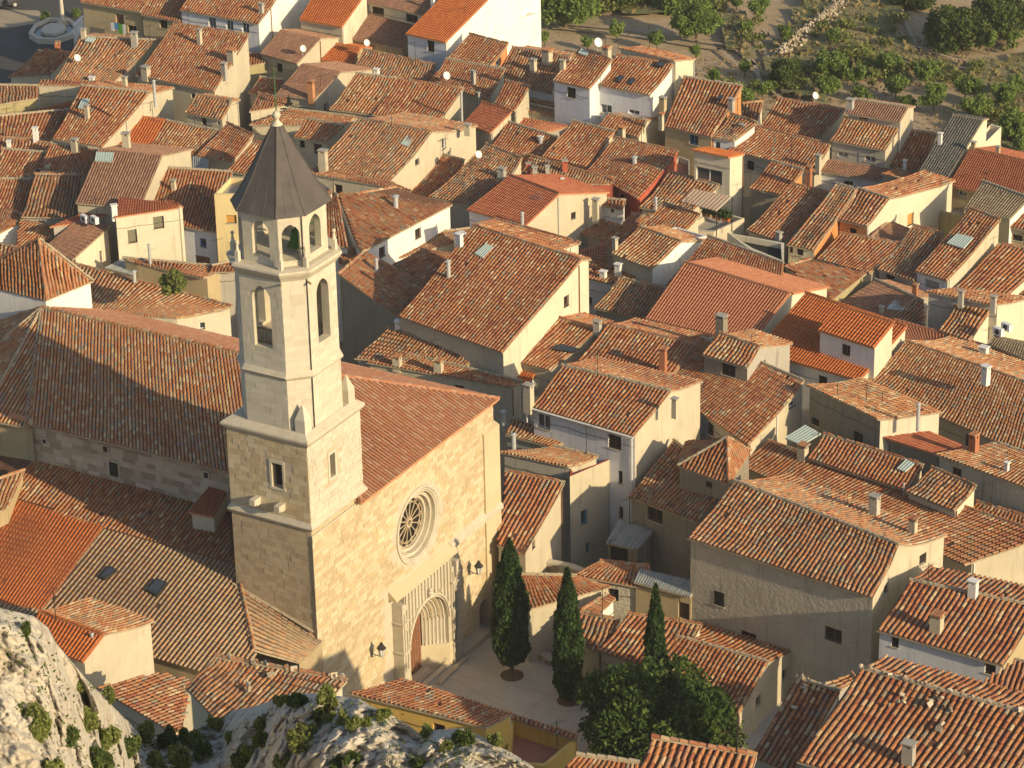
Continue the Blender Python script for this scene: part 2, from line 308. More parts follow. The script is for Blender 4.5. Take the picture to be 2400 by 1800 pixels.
def ridge(A, B, style, parent, seed=0, name='ridge_tiles', r=.11, rag=None):
    A = np.asarray(A, float); B = np.asarray(B, float); L = np.linalg.norm(B - A)
    if L < .5: return
    rs = np.random.default_rng(seed + 5); mt = STY[style][7]; rag = STY[style][6] if rag is None else rag; n = max(1, int(L / .40)); d = (B - A) / n; du = unit(d); sd_ = unit(np.cross(du, Z3)); up = np.cross(sd_, du)
    mb = MB()
    for i in range(n):
        if rs.random() < .05 * rag: continue
        p = A + d * i + sd_ * rs.normal(0, .012 * rag); q = p + d * 1.06; r0 = r * rs.normal(1, .08 * rag); z0, z1 = (.05, .02)
        a = np.linspace(-.15, math.pi + .15, 6)
        lo = [p + sd_ * r0 * math.cos(t) + up * (r0 * math.sin(t) + z0) for t in a]; hi = [q + sd_ * r0 * .86 * math.cos(t) + up * (r0 * .86 * math.sin(t) + z1) for t in a]
        mb.add(lo + hi, [[k, k + 1, 7 + k, 6 + k] for k in range(5)] + [[0, 5, 4, 3, 2, 1]])
    o = mb.build(name, STY[style][0] if rs.random() < .6 or mt.startswith('tile') else mt, parent); o['kind'] = 'stuff'
    m2 = MB(); m2.add([A + sd_ * .13 - up * .03, A - sd_ * .13 - up * .03, A + up * .085, B + sd_ * .13 - up * .03, B - sd_ * .13 - up * .03, B + up * .085], [[0, 2, 5, 3], [2, 1, 4, 5], [0, 1, 2], [3, 5, 4]])
    m2.build('ridge_mortar', mt if not mt.startswith('tile') else 'mortar_orange', parent)
# ------------------------------------------------------------------ walls with real openings
def face_poly(mb, O, X, outer, holes, m=0):
    """a vertical face: outline and holes in (x along X, z) coordinates"""
    loops = [[Vector((p[0], p[1], 0)) for p in outer]] + [[Vector((p[0], p[1], 0)) for p in h] for h in holes]
    pts = [v for l in loops for v in l]
    mb.add([(O[0] + X[0] * p.x, O[1] + X[1] * p.x, p.y) for p in pts], [list(t) for t in tessellate_polygon(loops)], m)
def opening(parent, O, X, Nn, x0, x1, z0, z1, kind='d', wallmat='wall_beige', depth=.22):
    """window or door: reveals, frame bars and pane, each set into the hole of its wall"""
    O = np.array([O[0], O[1], 0.]); X = np.array([X[0], X[1], 0.]); Nn = np.array([Nn[0], Nn[1], 0.]); w = x1 - x0; h = z1 - z0; U = Z3
    name = 'door' if kind in ('door', 'doorw', 'garage') else 'window'
    fm = dict(d='wood_brown', g='plastic_white', s='wood_brown', w='plastic_white', b='paint_blue', r='wood_red', o='shutter_tan', v='wall_dull', door='wood_red', doorw='wood_brown', garage='plastic_white', x='wall_dull', i='iron').get(kind, 'wood_brown')
    pm = dict(d='dark_room', g='glass', s='shutter_olive', w='glass', b='glass', r='wood_red', o='shutter_tan', v='dark_room', door='wood_red', doorw='wood_brown', garage='shutter_grey', x='dark_room', i='dark_room').get(kind, 'dark_room')
    P = lambda x, z, d: O + X * x + U * z - Nn * d
    mb = MB()
    a, b, c, d = P(x0, z0, 0), P(x1, z0, 0), P(x1, z1, 0), P(x0, z1, 0); a2, b2, c2, d2 = (q - Nn * depth for q in (a, b, c, d))
    mb.add([a, b, c, d, a2, b2, c2, d2], [[0, 1, 5, 4], [1, 2, 6, 5], [2, 3, 7, 6], [3, 0, 4, 7]], 0)
    o = mb.build(name, wallmat, parent)
    fb = MB(); t = min(.07, w * .12); dd = depth - .07
    if kind not in ('x',):
        for (p, A, B) in ((P(x0, z0, dd), X * t, U * h), (P(x1 - t, z0, dd), X * t, U * h), (P(x0 + t, z0, dd), X * (w - 2 * t), U * t), (P(x0 + t, z1 - t, dd), X * (w - 2 * t), U * t)):
            fb.box(p, A, B, -Nn * .05)
        if w > .8 and kind in ('d', 'g', 'w', 'b', 'r'): fb.box(P((x0 + x1) / 2 - t / 2, z0 + t, dd), X * t, U * (h - 2 * t), -Nn * .05)
        if kind == 'i':
            for q in np.arange(x0 + .12, x1 - .05, .16): fb.box(P(q, z0, -.03), X * .025, U * h, -Nn * .03)
        fb.build('frame', fm, o)
    pb = MB(); pb.box(P(x0, z0, depth - .03), X * w, U * h, -Nn * .02)
    if kind in ('s', 'o', 'garage', 'door', 'doorw'):
        for q in np.arange(z0 + .08, z1 - .05, .12 if kind != 'door' else 5): pb.box(P(x0 + t, q, depth - .05), X * (w - 2 * t), U * .07, -Nn * .02)
    pb.build('pane', pm, o)
    if kind not in ('x', 'v', 'door', 'doorw', 'garage') and h > .5:
        sb = MB(); sb.box(P(x0 - .06, z0 - .07, -.06), X * (w + .12), U * .07, -Nn * .2); sb.build('sill', 'stone_trim', o)
def wall_faces(parent, segs, mat, zb, wins, name='wall', c=0, r=0):
    """segs: list of (A, B, zA, zB, tag)"""
    mb = MB()
    for A, B, zA, zB, tg, mt in segs:
        A = np.asarray(A, float); B = np.asarray(B, float); X = B[:2] - A[:2]; L = np.linalg.norm(X)
        if L < .15: continue
        X = X / L; Nn = np.array([X[1], -X[0]]); holes = []
        for w in wins:
            if w[0] != tg: continue
            if w[1] == 'loc':
                u0 = L * w[2]; u1 = u0 + w[4]; zt_ = zA + (zB - zA) * w[2] - w[3]
                if u1 < L - .4 and zt_ - w[5] > zb + 1: holes.append([(u0, zt_ - w[5]), (u1, zt_ - w[5]), (u1, zt_), (u0, zt_)]); opening(parent, A, X, Nn, u0, u1, zt_ - w[5], zt_, w[6], mt)
                continue
            cc, rr = (w[6], w[7]) if len(w) > 6 else (c, r)
            x0, x1, yt, yb = w[1:5]; kind = w[5] if len(w) > 5 else 'd'; xm = (x0 + x1) / 2; ym = (yt + yb) / 2; P0 = np.array([A[0], A[1], 0]); N3 = np.array([Nn[0], Nn[1], 0])
            q = [on_plane(T(cc, rr, *p), P0, N3) for p in ((x0, ym), (x1, ym), (xm, yt), (xm, yb))]
            u0, u1 = sorted(((q[0][:2] - A[:2]) @ X, (q[1][:2] - A[:2]) @ X)); z1, z0 = q[2][2], q[3][2]
            if (u0 + u1) / 2 < 0 or (u0 + u1) / 2 > L or (q[0] - CP) @ DV < 0: continue
            u0 = max(u0, .12); u1 = min(u1, L - .12); ztop = min(zA + (zB - zA) * u0 / L, zA + (zB - zA) * u1 / L) - .12; z1 = min(z1, ztop); z0 = max(z0, zb + .1)
            if u1 - u0 < .2 or z1 - z0 < .2: continue
            if any(not (u1 < h[0][0] - .05 or u0 > h[1][0] + .05 or z1 < h[0][1] - .05 or z0 > h[2][1] + .05) for h in holes): continue
            holes.append([(u0, z0), (u1, z0), (u1, z1), (u0, z1)]); opening(parent, A, X, Nn, u0, u1, z0, z1, kind, mt)
        face_poly(mb, A, X, [(0, zb), (L, zb), (L, zB), (0, zA)], holes, 0)
        mb.M[-1] = mb.M[-1]
    if mb.V:
        o = mb.build(name, mat, parent); return o
def chimney(parent, P, ex, zt, w, kind='a', wallm='wall_beige', w2=None):
    ey = np.array([-ex[1], ex[0], 0]); w2 = w2 or w * .8; z0 = P[2] - .5; mb = MB()
    if kind == 'p':
        mb.tube([P[0], P[1], z0], [P[0], P[1], zt - .12], w / 2, 8); o = mb.build('chimney', 'galvan', parent)
        k = MB(); k.tube([P[0], P[1], zt - .1], [P[0], P[1], zt], w * .8, 8, w * .25); k.build('chimney_cap', 'galvan', o); return
    body = dict(a=wallm, w='wall_white', b='brick_wall', s='wall_grey', c='wall_beige').get(kind, wallm); cap = dict(w='wall_white', b='tile_old', c='tile_old').get(kind, 'concrete')
    hh = max(.12, min(.22, (zt - z0) * .2))
    mb.cbox(P, ex, ey, w, w2, z0, zt - hh - .07); o = mb.build('chimney', body, parent)
    k = MB()
    for sx in (-1, 1):
        for sy in (-1, 1): k.cbox(P + ex * sx * (w / 2 - .07) + ey * sy * (w2 / 2 - .07), ex, ey, .12, .12, zt - hh - .07, zt - .07)
    k.cbox(P, ex, ey, w * .55, w2 * .55, zt - hh - .07, zt - .12)
    k.build('flue', body, o)
    k = MB()
    if kind in ('b', 'c'):
        for i in range(int(w / .16) + 1): k.tube(P + ex * (-w / 2 + .08 + i * .16) - ey * (w2 / 2 + .08) + Z3 * (zt - .03 - P[2]), P + ex * (-w / 2 + .08 + i * .16) + ey * (w2 / 2 + .08) + Z3 * (zt + .03 - P[2]), .08, 6)
    else: k.cbox(P, ex, ey, w + .14, w2 + .14, zt - .07, zt)
    k.build('chimney_cap', cap, o)
def antenna(parent, P, zt, s=.5):
    mb = MB(); mb.tube([P[0], P[1], P[2] - .2], [P[0], P[1], zt], .025, 4)
    d = unit([.8, .5, 0]); e = unit([-.5, .8, 0]); top = np.array([P[0], P[1], zt - .15])
    mb.tube(top - d * s, top + d * s, .014, 4)
    for q in np.linspace(-1, 1, 6): mb.tube(top + d * s * q - e * .28, top + d * s * q + e * .28, .009, 3)
    mb.build('antenna', 'iron', parent)
def dish(parent, P, rr=.4):
    n = np.array([.55, -.70, .45]); n = unit(n); a = unit(np.cross(n, Z3)); b = np.cross(n, a); mb = MB(); c = np.asarray(P) + Z3 * .7
    V = [c - n * .06]; F = []
    for k, q in ((1, .6), (2, 1.)):
        V += [c + (a * math.cos(t) + b * math.sin(t)) * rr * q + n * (.05 * k * k - .06) for t in np.arange(12) * math.pi / 6]
    F = [[0, 1 + i, 1 + (i + 1) % 12] for i in range(12)] + [[1 + i, 13 + i, 13 + (i + 1) % 12, 1 + (i + 1) % 12] for i in range(12)]
    mb.add(V, F); mb.build('satellite_dish', 'plastic_white', parent)
    m2 = MB(); m2.tube(c - n * .08, [P[0], P[1], P[2] - .2], .03, 5); m2.build('dish_bracket', 'galvan', parent)
def ac_unit(parent, P, ex, s=1.):
    ey = np.array([-ex[1], ex[0], 0]); mb = MB(); mb.cbox(P, ex, ey, .85 * s, .35 * s, P[2] + .05, P[2] + .65 * s); o = mb.build('air_conditioner', 'plastic_white', parent)
    k = MB(); k.tube(P - ey * (.176 * s) + Z3 * .35 * s, P - ey * (.2 * s) + Z3 * .35 * s, .22 * s, 12); k.build('fan_grille', 'iron', o)
def solve_zr(Epx0, Epx1, Rpx, ze, pitch):
    A = at(Epx0, ze); B = at(Epx1, ze); e = B[:2] - A[:2]; e /= np.linalg.norm(e); nrm = np.array([-e[1], e[0]]); tp = math.tan(math.radians(pitch))
    def g(zr): P = at(Rpx, zr); return (zr - ze) - tp * ((P[:2] - A[:2]) @ nrm)
    lo, hi = ze - 7., ze + 12.
    for _ in range(50):
        mi = (lo + hi) / 2
        if g(mi) > 0: hi = mi
        else: lo = mi
    return (lo + hi) / 2
HOUSES = []
def H(c, r, label, ze, p, roof='old', wall='beige', back=0., pitch=18., win=(), chim=(), sky=(), ant=(), dsh=(), ac=(), name='house', cat='house', near=False, zb=None, ov=.28, rc=True, wallR=None, bp=None, dz=0., rstyle=None, ts=1., bs=None, pipe=(), stones_=0):
    px = [T(c, r, p[i], p[i + 1]) for i in range(0, 8, 2)]; ts *= .94 + .14 * ((len(HOUSES) * .618) % 1)
    if roof == 'old': roof = ['old', 'oldred', 'old', 'oldbrown', 'oldred'][(len(HOUSES) * 7) % 5]
    z1 = solve_zr(px[0], px[1], px[2], ze, pitch); z0 = solve_zr(px[0], px[1], px[3], ze, pitch); zr = (z0 + z1) / 2 + dz
    Q = [at(px[0], ze), at(px[1], ze), at(px[2], zr), at(px[3], zr)]
    seed = len(HOUSES) + 3; ctr = sum(Q) / 4; g = min(G(q[0], q[1]) for q in Q) - .4 if zb is None else zb; g = min(g, ze - 1)
    root = thing(name, label, cat, (ctr[0], ctr[1], g), 'houses of the old town' if name == 'house' else None); HOUSES.append((label, Q, ze, zr))
    rf = sheet(Q, roof, root, seed=seed, mat2=rstyle); tiles(Q, roof, rf, near, seed, ts=ts)
    e = unit((Q[1] - Q[0]) * [1, 1, 0]); hor = np.array([-e[1], e[0], 0])
    Bk = None
    if back:
        bp_ = math.tan(math.radians(bp if bp is not None else abs(pitch) * .8))
        rd = unit((Q[2] - Q[3]) * [1, 1, 0]); hb = np.array([-rd[1], rd[0], 0])
        B1 = Q[2] + hb * back - Z3 * bp_ * back; B0 = Q[3] + hb * back - Z3 * bp_ * back; Bk = (B0, B1)
        Q2 = [B1, B0, Q[3], Q[2]]; rb = sheet(Q2, bs or roof, root, seed=seed + 1, mat2=rstyle); tiles(Q2, bs or roof, rb, False, seed + 1, ts=ts)
    if rc and zr > ze: ridge(Q[3] + Z3 * .06, Q[2] + Z3 * .06, roof, rf, seed)
    # walls under the roof
    Ls = np.linalg.norm(Q[3] - Q[0]); Lw = np.linalg.norm(Q[1] - Q[0]); ds = .10 / Lw; dt = ov / Ls
    def rp(s, t): P = bil(np.array(Q), np.array(s), np.array(t)); return P - Z3 * .14
    a, b, cc, d = rp(ds, dt), rp(1 - ds, dt), rp(1 - ds, 1 if back else 1 - .1 / Ls), rp(ds, 1 if back else 1 - .1 / Ls)
    rw_ = np.random.default_rng(seed * 7 + 1)
    if name == 'house' and not any(w_[0] == 'R' for w_ in win) and Ls > 4 and rw_.random() < .45:
        win = list(win) + [('R', 'loc', rw_.uniform(.2, .7), rw_.uniform(.7, 1.6), rw_.uniform(.4, .8), rw_.uniform(.5, .95), rw_.choice(['d', 'x', 'g', 's', 'w']))]
    if name == 'house' and not any(w_[0] == 'F' for w_ in win) and Lw > 5 and rw_.random() < .6:
        win = list(win) + [('F', 'loc', t_, .55, .8, .9, 'd') for t_ in ((.2, .6) if Lw > 8 else (.4,))]
    W1 = 'wall_' + wall; W2 = 'wall_' + (wallR or wall)
    sF = [(a, b, a[2], b[2], 'F', W1)]; sR = [(b, cc, b[2], cc[2], 'R', W2)]; sL = [(d, a, d[2], a[2], 'L', W1)]
    if back:
        t1 = 1 - .25 / back; e1 = cc + (Bk[1] - Q[2]) * t1; e0 = d + (Bk[0] - Q[3]) * t1
        sR.append((cc, e1, cc[2], e1[2], 'R', W2)); sL.append((e0, d, e0[2], d[2], 'L', W1)); sB = [(e1, e0, e1[2], e0[2], 'K', W1)]
    else: sB = [(cc, d, cc[2], d[2], 'K', W1)]
    if wallR and wallR != wall:
        wall_faces(root, sF + sL + sB, W1, g, win, c=c, r=r); wall_faces(root, sR, W2, g, win, c=c, r=r)
    else: wall_faces(root, sF + sL + sB + sR, W1, g, win, c=c, r=r)
    no = unit(np.cross(Q[1] - Q[0], Q[3] - Q[0])); no = no * (1 if no[2] > 0 else -1)
    noB = None
    if back: noB = unit(np.cross(Bk[1] - Q[2], Bk[0] - Q[2])); noB = noB * (1 if noB[2] > 0 else -1)
    def onroof(x, y, bk=False): return on_plane(T(c, r, x, y), Q[2] if bk else Q[0], noB if bk else no)
    for ch in chim:
        x, yb, yt, w = ch[:4]; k = ch[4] if len(ch) > 4 else 'a'; bk = len(ch) > 5
        P = onroof(x, yb, bk and noB is not None); P[2] += .0; D = (P - CP) @ DV; sc = f_px / D; zt = P[2] + (yb - yt) / 3.687 / sc / .9; ww = w / 3.687 / sc
        chimney(root, P, e, zt, (ww / 1.15 if k != 'p' else min(ww, .34)), k, W1 if wall not in ('white', 'shadewhite') else 'wall_beige')
    for sk in sky:
        kind = sk[8] if len(sk) > 8 else 'K'; q = [onroof(sk[i], sk[i + 1]) for i in (0, 2, 4, 6)]; mb = MB()
        lo = [v + no * .03 for v in q]; hi = [v + no * .17 for v in q]; mb.add(lo + hi, [[4, 5, 6, 7]] + [[i, (i + 1) % 4, 4 + (i + 1) % 4, 4 + i] for i in range(4)])
        if kind == 'G':
            o = mb.build('skylight', 'iron', root); g2 = MB(); cen = sum(hi) / 4; q2 = [cen + (v - cen) * .8 + no * .01 for v in hi]; g2.add(q2, [[0, 1, 2, 3]]); g2.build('pane', 'glass', o)
        else:
            o = mb.build('skylight', 'skylight_sheet', root); k2 = MB(); n_ = max(3, int(np.linalg.norm(hi[1] - hi[0]) / .22))
            for i in range(n_ + 1):
                s_ = i / n_; p_ = hi[0] + (hi[1] - hi[0]) * s_; q_ = hi[3] + (hi[2] - hi[3]) * s_; k2.tube(p_, q_, .035, 5)
            k2.build('sheet_rib', 'skylight_sheet', o)
    for x, y0, y1, tg in pipe:
        A_, B_ = (a, b) if tg == 'F' else (b, cc); X_ = unit((B_ - A_) * [1, 1, 0]); N_ = np.cross(X_, Z3)
        p0, p1 = on_plane(T(c, r, x, y0), A_ + N_ * .08, N_), on_plane(T(c, r, x, y1), A_ + N_ * .08, N_); m_ = MB(); m_.tube([p0[0], p0[1], p0[2]], [p0[0], p0[1], max(p1[2], g + .1)], .05, 6); m_.build('drainpipe', 'plastic_white', root)
    if pipe:
        m_ = MB(); m_.tube(Q[0] - Z3 * .1 - hor * .06, Q[1] - Z3 * .1 - hor * .06, .07, 6); m_.build('gutter', 'plastic_white', root)
    if stones_:
        rs_ = np.random.default_rng(seed)
        for i in range(stones_):
            t_ = rs_.random(); dn = 0. if i < stones_ * .6 else rs_.uniform(.03, .45); P_ = bil(np.array(Q), np.array(t_ if dn == 0 else rs_.uniform(.25, .55)), np.array(1 - dn)) + Z3 * .16
            k_ = MB(); R_, _ = np.linalg.qr(rs_.normal(0, 1, (3, 3))); s_ = rs_.uniform(.10, .19); V_ = np.array([[x_, y_, z_] for x_ in (-1, 1) for y_ in (-1, 1) for z_ in (-1, 1)]) * [1, .8, .4] * rs_.uniform(.7, 1.1, (8, 3)) * s_ @ R_ + P_
            k_.add(V_, [[0, 1, 3, 2], [4, 6, 7, 5], [0, 4, 5, 1], [2, 3, 7, 6], [0, 2, 6, 4], [1, 5, 7, 3]]); k_.build('ballast_stone', 'stone_rubble', root)
    rs_ = np.random.default_rng(seed * 13)
    if name == 'house' and not pipe and rs_.random() < .5:
        X_ = unit((cc - b) * [1, 1, 0]); N_ = np.cross(X_, Z3); k_ = rs_.choice([.03, .5, .97]); P_ = b + (cc - b) * k_ + N_ * .07; m_ = MB(); m_.tube([P_[0], P_[1], g], [P_[0], P_[1], P_[2] - .1], .045, 6); m_.build('drainpipe', rs_.choice(['galvan', 'rust', 'plastic_white']), root)
    if name == 'house' and rs_.random() < .5:
        N_ = np.cross(e, Z3); m_ = MB(); A_, B_ = a + N_ * .05 - Z3 * .9, b + N_ * .05 - Z3 * .9; n_ = 6
        for i_ in range(n_): q0_, q1_ = [A_ + (B_ - A_) * t_ - Z3 * .12 * abs(math.sin(t_ * 9)) for t_ in (i_ / n_, (i_ + 1) / n_)]; m_.tube(q0_, q1_, .018, 4)
        m_.build('wall_cable', 'iron', root)
    if not ant and name == 'house' and rs_.random() < .4: t_ = rs_.uniform(.15, .85); P_ = bil(np.array(Q), np.array(t_), np.array(.93)); antenna(root, P_, P_[2] + rs_.uniform(1.6, 3.0), .55)
    if not chim and name == 'house' and roof in ('old', 'oldred', 'oldbrown', 'yellow') and Lw * Ls > 38 and Lw > 5 and Ls > 4 and rs_.random() < .38: P_ = bil(np.array(Q), np.array(rs_.uniform(.2, .8)), np.array(rs_.uniform(.4, .85))); chimney(root, P_, e, P_[2] + rs_.uniform(.7, 1.2), rs_.uniform(.3, .5), rs_.choice(['a', 'a', 's', 'p', 'c']) if True else 'a', W1 if wall not in ('white', 'shadewhite') else 'wall_beige')
    for x, yb, yt in ant:
        P = onroof(x, yb); D = (P - CP) @ DV; antenna(root, P, P[2] + (yb - yt) / 3.687 / (f_px / D) / .9)
    for q in dsh: dish(root, onroof(q[0], q[1]), q[2] if len(q) > 2 else .4)
    for q in ac: ac_unit(root, onroof(q[0], q[1]) , e)
    return root, Q
def PH(label, pts, slopes, walls, hips=(), wall='beige', name='house', cat='house', win=(), near=False, zb=None, wc=(0, 0), group='houses of the old town'):
    """a roof of several slopes: pts = (c, r, x, y, z)"""
    P = [at(T(*q[:4]), q[4]) for q in pts]; ctr = sum(P) / len(P); g = min(G(q[0], q[1]) for q in P) - .4 if zb is None else zb
    root = thing(name, label, cat, (ctr[0], ctr[1], g), group if name == 'house' else None); HOUSES.append((label, P[:4], P[0][2], P[-1][2]))
    for k, (i0, i1, i2, i3, st) in enumerate(slopes):
        Q = [P[i0], P[i1], P[i2], P[i3]]; rf = sheet(Q, st, root, seed=len(HOUSES) * 3 + k); tiles(Q, st, rf, near, len(HOUSES) * 3 + k, sag=0)
    for i, j, st in hips: ridge(P[i] + Z3 * .04, P[j] + Z3 * .04, st, root, i)
    segs = []
    for w in walls:
        i, j = w[:2]; A, B = P[i], P[j]; mid = ctr; A = A + (mid - A) * [.04, .04, 0] - Z3 * .14; B = B + (mid - B) * [.04, .04, 0] - Z3 * .14
        segs.append((A, B, A[2], B[2], w[2] if len(w) > 2 else 'F', 'wall_' + wall))
    if segs: wall_faces(root, segs, 'wall_' + wall, g, win, c=wc[0], r=wc[1])
    return root, P
def FB(label, c, r, z, p, wall='beige', floor='concrete', par=.5, zb=None, win=(), name='house', cat='house', rim=None):
    """flat-topped block with a parapet round its terrace; p = four corners, near-left first, going round by the right"""
    P = [at(T(c, r, p[i], p[i + 1]), z) for i in range(0, 8, 2)]; ctr = sum(P) / 4; g = min(G(q[0], q[1]) for q in P) - .4 if zb is None else zb
    root = thing(name, label, cat, (ctr[0], ctr[1], g), 'houses of the old town' if name == 'house' else None)
    segs = [(P[i], P[(i + 1) % 4], z, z, 'FRKL'[i], 'wall_' + wall) for i in range(4)]; wall_faces(root, segs, 'wall_' + wall, g, win, c=c, r=r)
    I = [q + unit((ctr - q) * [1, 1, 0]) * .3 for q in P]; mb = MB()
    mb.add([*P, *I, *[q - Z3 * par for q in I]], [[i, (i + 1) % 4, 4 + (i + 1) % 4, 4 + i] for i in range(4)] + [[4 + i, 4 + (i + 1) % 4, 8 + (i + 1) % 4, 8 + i] for i in range(4)])
    mb.build('parapet', ('paint_red' if rim else 'wall_' + wall), root)
    m2 = MB(); m2.add([q - Z3 * par for q in I], [[0, 1, 2, 3]]); m2.build('terrace', floor, root)
    return root, P
# ------------------------------------------------------------------ houses, read from the far edge of the town to the near one
# tile row 0, far left
H(0,0,"ochre house with washing on its line behind the far left plaza",8.5,[690,15,1212,105,1372,-110,850,-190],wall='ochre',win=[('F',1000,1070,125,205,'r'),('F',1105,1180,222,292,'d')],ov=.4)
H(0,0,"ochre house with half its tiles in shade beside the far left white one",8.3,[1215,125,1556,188,1660,-80,1345,-130],wall='ochre',win=[('F',1380,1445,165,245,'d')])
H(0,0,"tall white house at the far left top with three dark windows in a row",9.6,[1550,85,2232,208,2440,-90,1760,-210],wall='shadewhite',wallR='white',back=5,win=[('F',1800,1865,152,240,'g'),('F',1953,2015,178,262,'g'),('F',2090,2152,202,285,'g'),('R',2210,2225,430,500,'g')],chim=[(2260,110,30,45,'s')])
FB("white terraced block with a railing beside the far left tall white house",1,0,8,[110,160,250,170,372,40,215,15],'white','roof_redflat')
H(0,0,"low house with a ragged pale red roof nearest the far left road",3.6,[70,662,432,640,600,470,330,440],wall='cream',pitch=14,chim=[(500,430,370,55,'b')],back=1.5,ant=[(430,650,500)])
H(0,0,"house with a broad sunlit roof and green sheet by its ridge, half in shade",7.0,[470,690,955,728,1365,352,682,318],back=4,chim=[(725,330,250,45),(1165,380,280,60,'s'),(795,705,665,50,'w')],sky=[(735,365,800,375,830,340,770,330)],dsh=[(670,560,.35)],ant=[(1300,380,220)])
H(0,0,"big house with four chimneys and a tall bare cream gable, upper left",7.8,[1170,650,1852,792,2152,302,1500,205],wall='beige',chim=[(1725,365,255,45,'a'),(2005,512,430,80,'c'),(1940,650,545,55,'s'),(1262,655,575,75,'a')],back=0,win=[('F',1650,1700,810,850,'x'),('F',1760,1830,830,870,'x')])
H(0,0,"house with a bare left wall under a thin red roof, far left",8.0,[325,735,800,742,860,700,345,690],pitch=-9,wall='beige',ov=.05)
H(0,0,"house with a tall black flue pipe against its cream gable, upper left",7.2,[450,1200,882,1272,1290,800,702,742],back=5.5,wall='beige',chim=[(755,1020,910,45,'a'),(1080,740,665,45,'a',1),(1340,880,700,26,'p',1)],sky=[(680,945,745,945,775,865,715,865)],win=[('R',1285,1305,890,960,'s')])
H(0,0,"house with dull red tiles and a white aerial at the far left edge",6.6,[-60,1165,452,1200,600,950,-60,1010],roof='old',wall='olive',ant=[(225,1150,1050)])
H(0,0,"olive walled house with a shaded red roof at the far left edge",7.4,[-40,905,332,845,330,742,-30,738],wall='olive',pitch=12,ant=[(60,990,930)])
H(0,0,"low strip roof of dark red tiles behind the far left olive wall",6.2,[140,1012,470,1005,620,885,350,955],roof='red',wall='grey',pitch=14)
H(0,0,"house with a new orange roof between two old ones, left of the spire",6.4,[955,1262,1305,1262,1432,1042,1102,1000],roof='orange',wall='cream')
H(0,0,"house with yellowed tiles just right of the new orange roof",6.5,[1305,1252,1690,1345,1890,1132,1442,1045],roof='yellow',wall='beige')
H(0,0,"house with patchy tiles whose gable meets a small sheet roof, left of the spire",6.7,[1690,1345,2000,1402,2192,1172,1962,1062],wall='beige',wallR='beige')
H(0,0,"small raised house with two dark windows under a lit roof, upper left",8.2,[1590,972,1918,1038,2004,870,1692,820],wall='beige',win=[('F',1742,1785,1010,1080,'d'),('F',1880,1900,1040,1080,'d')],back=1.5,zb=2)
H(1,0,"house with a ragged pink roof and a small dark window behind the weather vane",7.2,[-60,965,272,905,292,868,20,805],pitch=10,wall='beige',win=[('F',210,245,915,950,'d')])
H(0,0,"house with a low pink roof and a white chimney at the left edge",6.8,[-60,1318,405,1322,455,1242,-40,1180],pitch=12,wall='white',chim=[(315,1240,1105,50,'w'),(80,1275,1215,40,'w')])
H(0,0,"house with a roof lit at its top and shaded below at the left edge",6.2,[-120,1530,255,1545,420,1322,20,1290],wall='grey')
H(0,0,"house with a shaded uneven roof and a two-pot chimney, left",7.0,[330,1450,762,1525,852,1292,440,1240],chim=[(650,1300,1200,65,'a'),(412,1450,1400,50,'c')],wall='beige')
H(0,1,"house with a short ridge of pink tiles, its front half sunlit, left edge",6.4,[180,212,645,226,700,-145,300,-152],back=1.6,wall='grey',dsh=[])
H(0,1,"house cut by the left edge with a band of sun on its roof",5.8,[-200,165,182,208,290,-108,-60,-112],wall='grey')
H(0,0,"house with a smooth brown roof and a green sheet skylight, left",8.2,[650,1752,1210,1800,1402,1345,845,1290],roof='brown',wall='beige',back=6.5,pitch=19,chim=[(1095,1275,1150,70,'a',1)],sky=[(825,1400,970,1408,985,1330,838,1325)],rc=False)
H(0,1,"house in shade with a sunlit corner of tiles, left of the bell tower",6.6,[1250,240,1872,348,2012,-170,1400,-210],wall='shadewhite',win=[('F',1725,1782,402,475,'b'),('F',1690,1815,556,655,'r')],back=0)
FB("yellow house with a balcony just left of the bell tower",0,1,10.3,[1850,20,2060,20,2130,-120,1990,-130],'yellow',win=[('F',1953,2045,200,270,'o')])
H(0,0,"house partly behind the spire on its left with a stone gable",7.8,[1955,1475,2140,1505,2340,1262,2185,1222],wall='beige')
H(0,0,"small lean-to with grey sheet roofing left of the spire",6.2,[1660,1465,1790,1480,1810,1365,1660,1352],roof='corr',wall='white',rc=False,pitch=12)
# tile row 0, second column
H(1,0,"house with a bright orange roof at the top left of the town",9.0,[370,170,742,236,965,-80,540,-130],roof='orange',wall='beige',wallR='cream')
H(1,0,"long house with brown tiles and two wide dark windows at the top",9.6,[918,15,1442,132,1600,-60,1050,-120],roof='brown',wall='cream',win=[('F',1005,1105,62,138,'d'),('F',1295,1395,125,190,'d')],chim=[(1530,60,-30,35,'w')])
H(1,0,"house with a low brown roof crossed by a hard shadow, near the top",7.0,[760,322,1262,422,1425,198,935,110],roof='brown',wall='ochre',chim=[(893,190,28,40,'s')])
H(1,0,"white house with a long bright orange roof at the top edge",9.0,[1288,292,1637,367,2050,-48,1690,-115],roof='orange',wall='shadewhite',wallR='white',back=9,win=[('F',1480,1540,352,448,'d')],ant=[(1800,120,60)])
FB("tall bare white block against the orchard at the top",1,0,8.0,[1642,420,2050,80,2440,112,2230,170],'white','roof_redflat')
H(1,0,"house with a brown and pink roof stepping down to the white gable",7.2,[30,462,352,552,562,330,210,254],roof='brown',wall='beige',back=5,chim=[(627,300,225,40,'a',1)],dsh=[(405,480,.35)],rc=False)
H(1,0,"low orange roofed house in front of the brown roofed one, top left",6.3,[480,507,830,560,905,418,602,370],roof='orange',wall='ochre',back=5)
H(1,0,"house with a ribbed brown roof and red capped chimney, upper middle",7.0,[168,812,505,862,737,622,392,550],roof='brown',wall='beige',back=5.5,chim=[(480,850,705,58,'b')],ant=[(560,760,650)],rc=False)
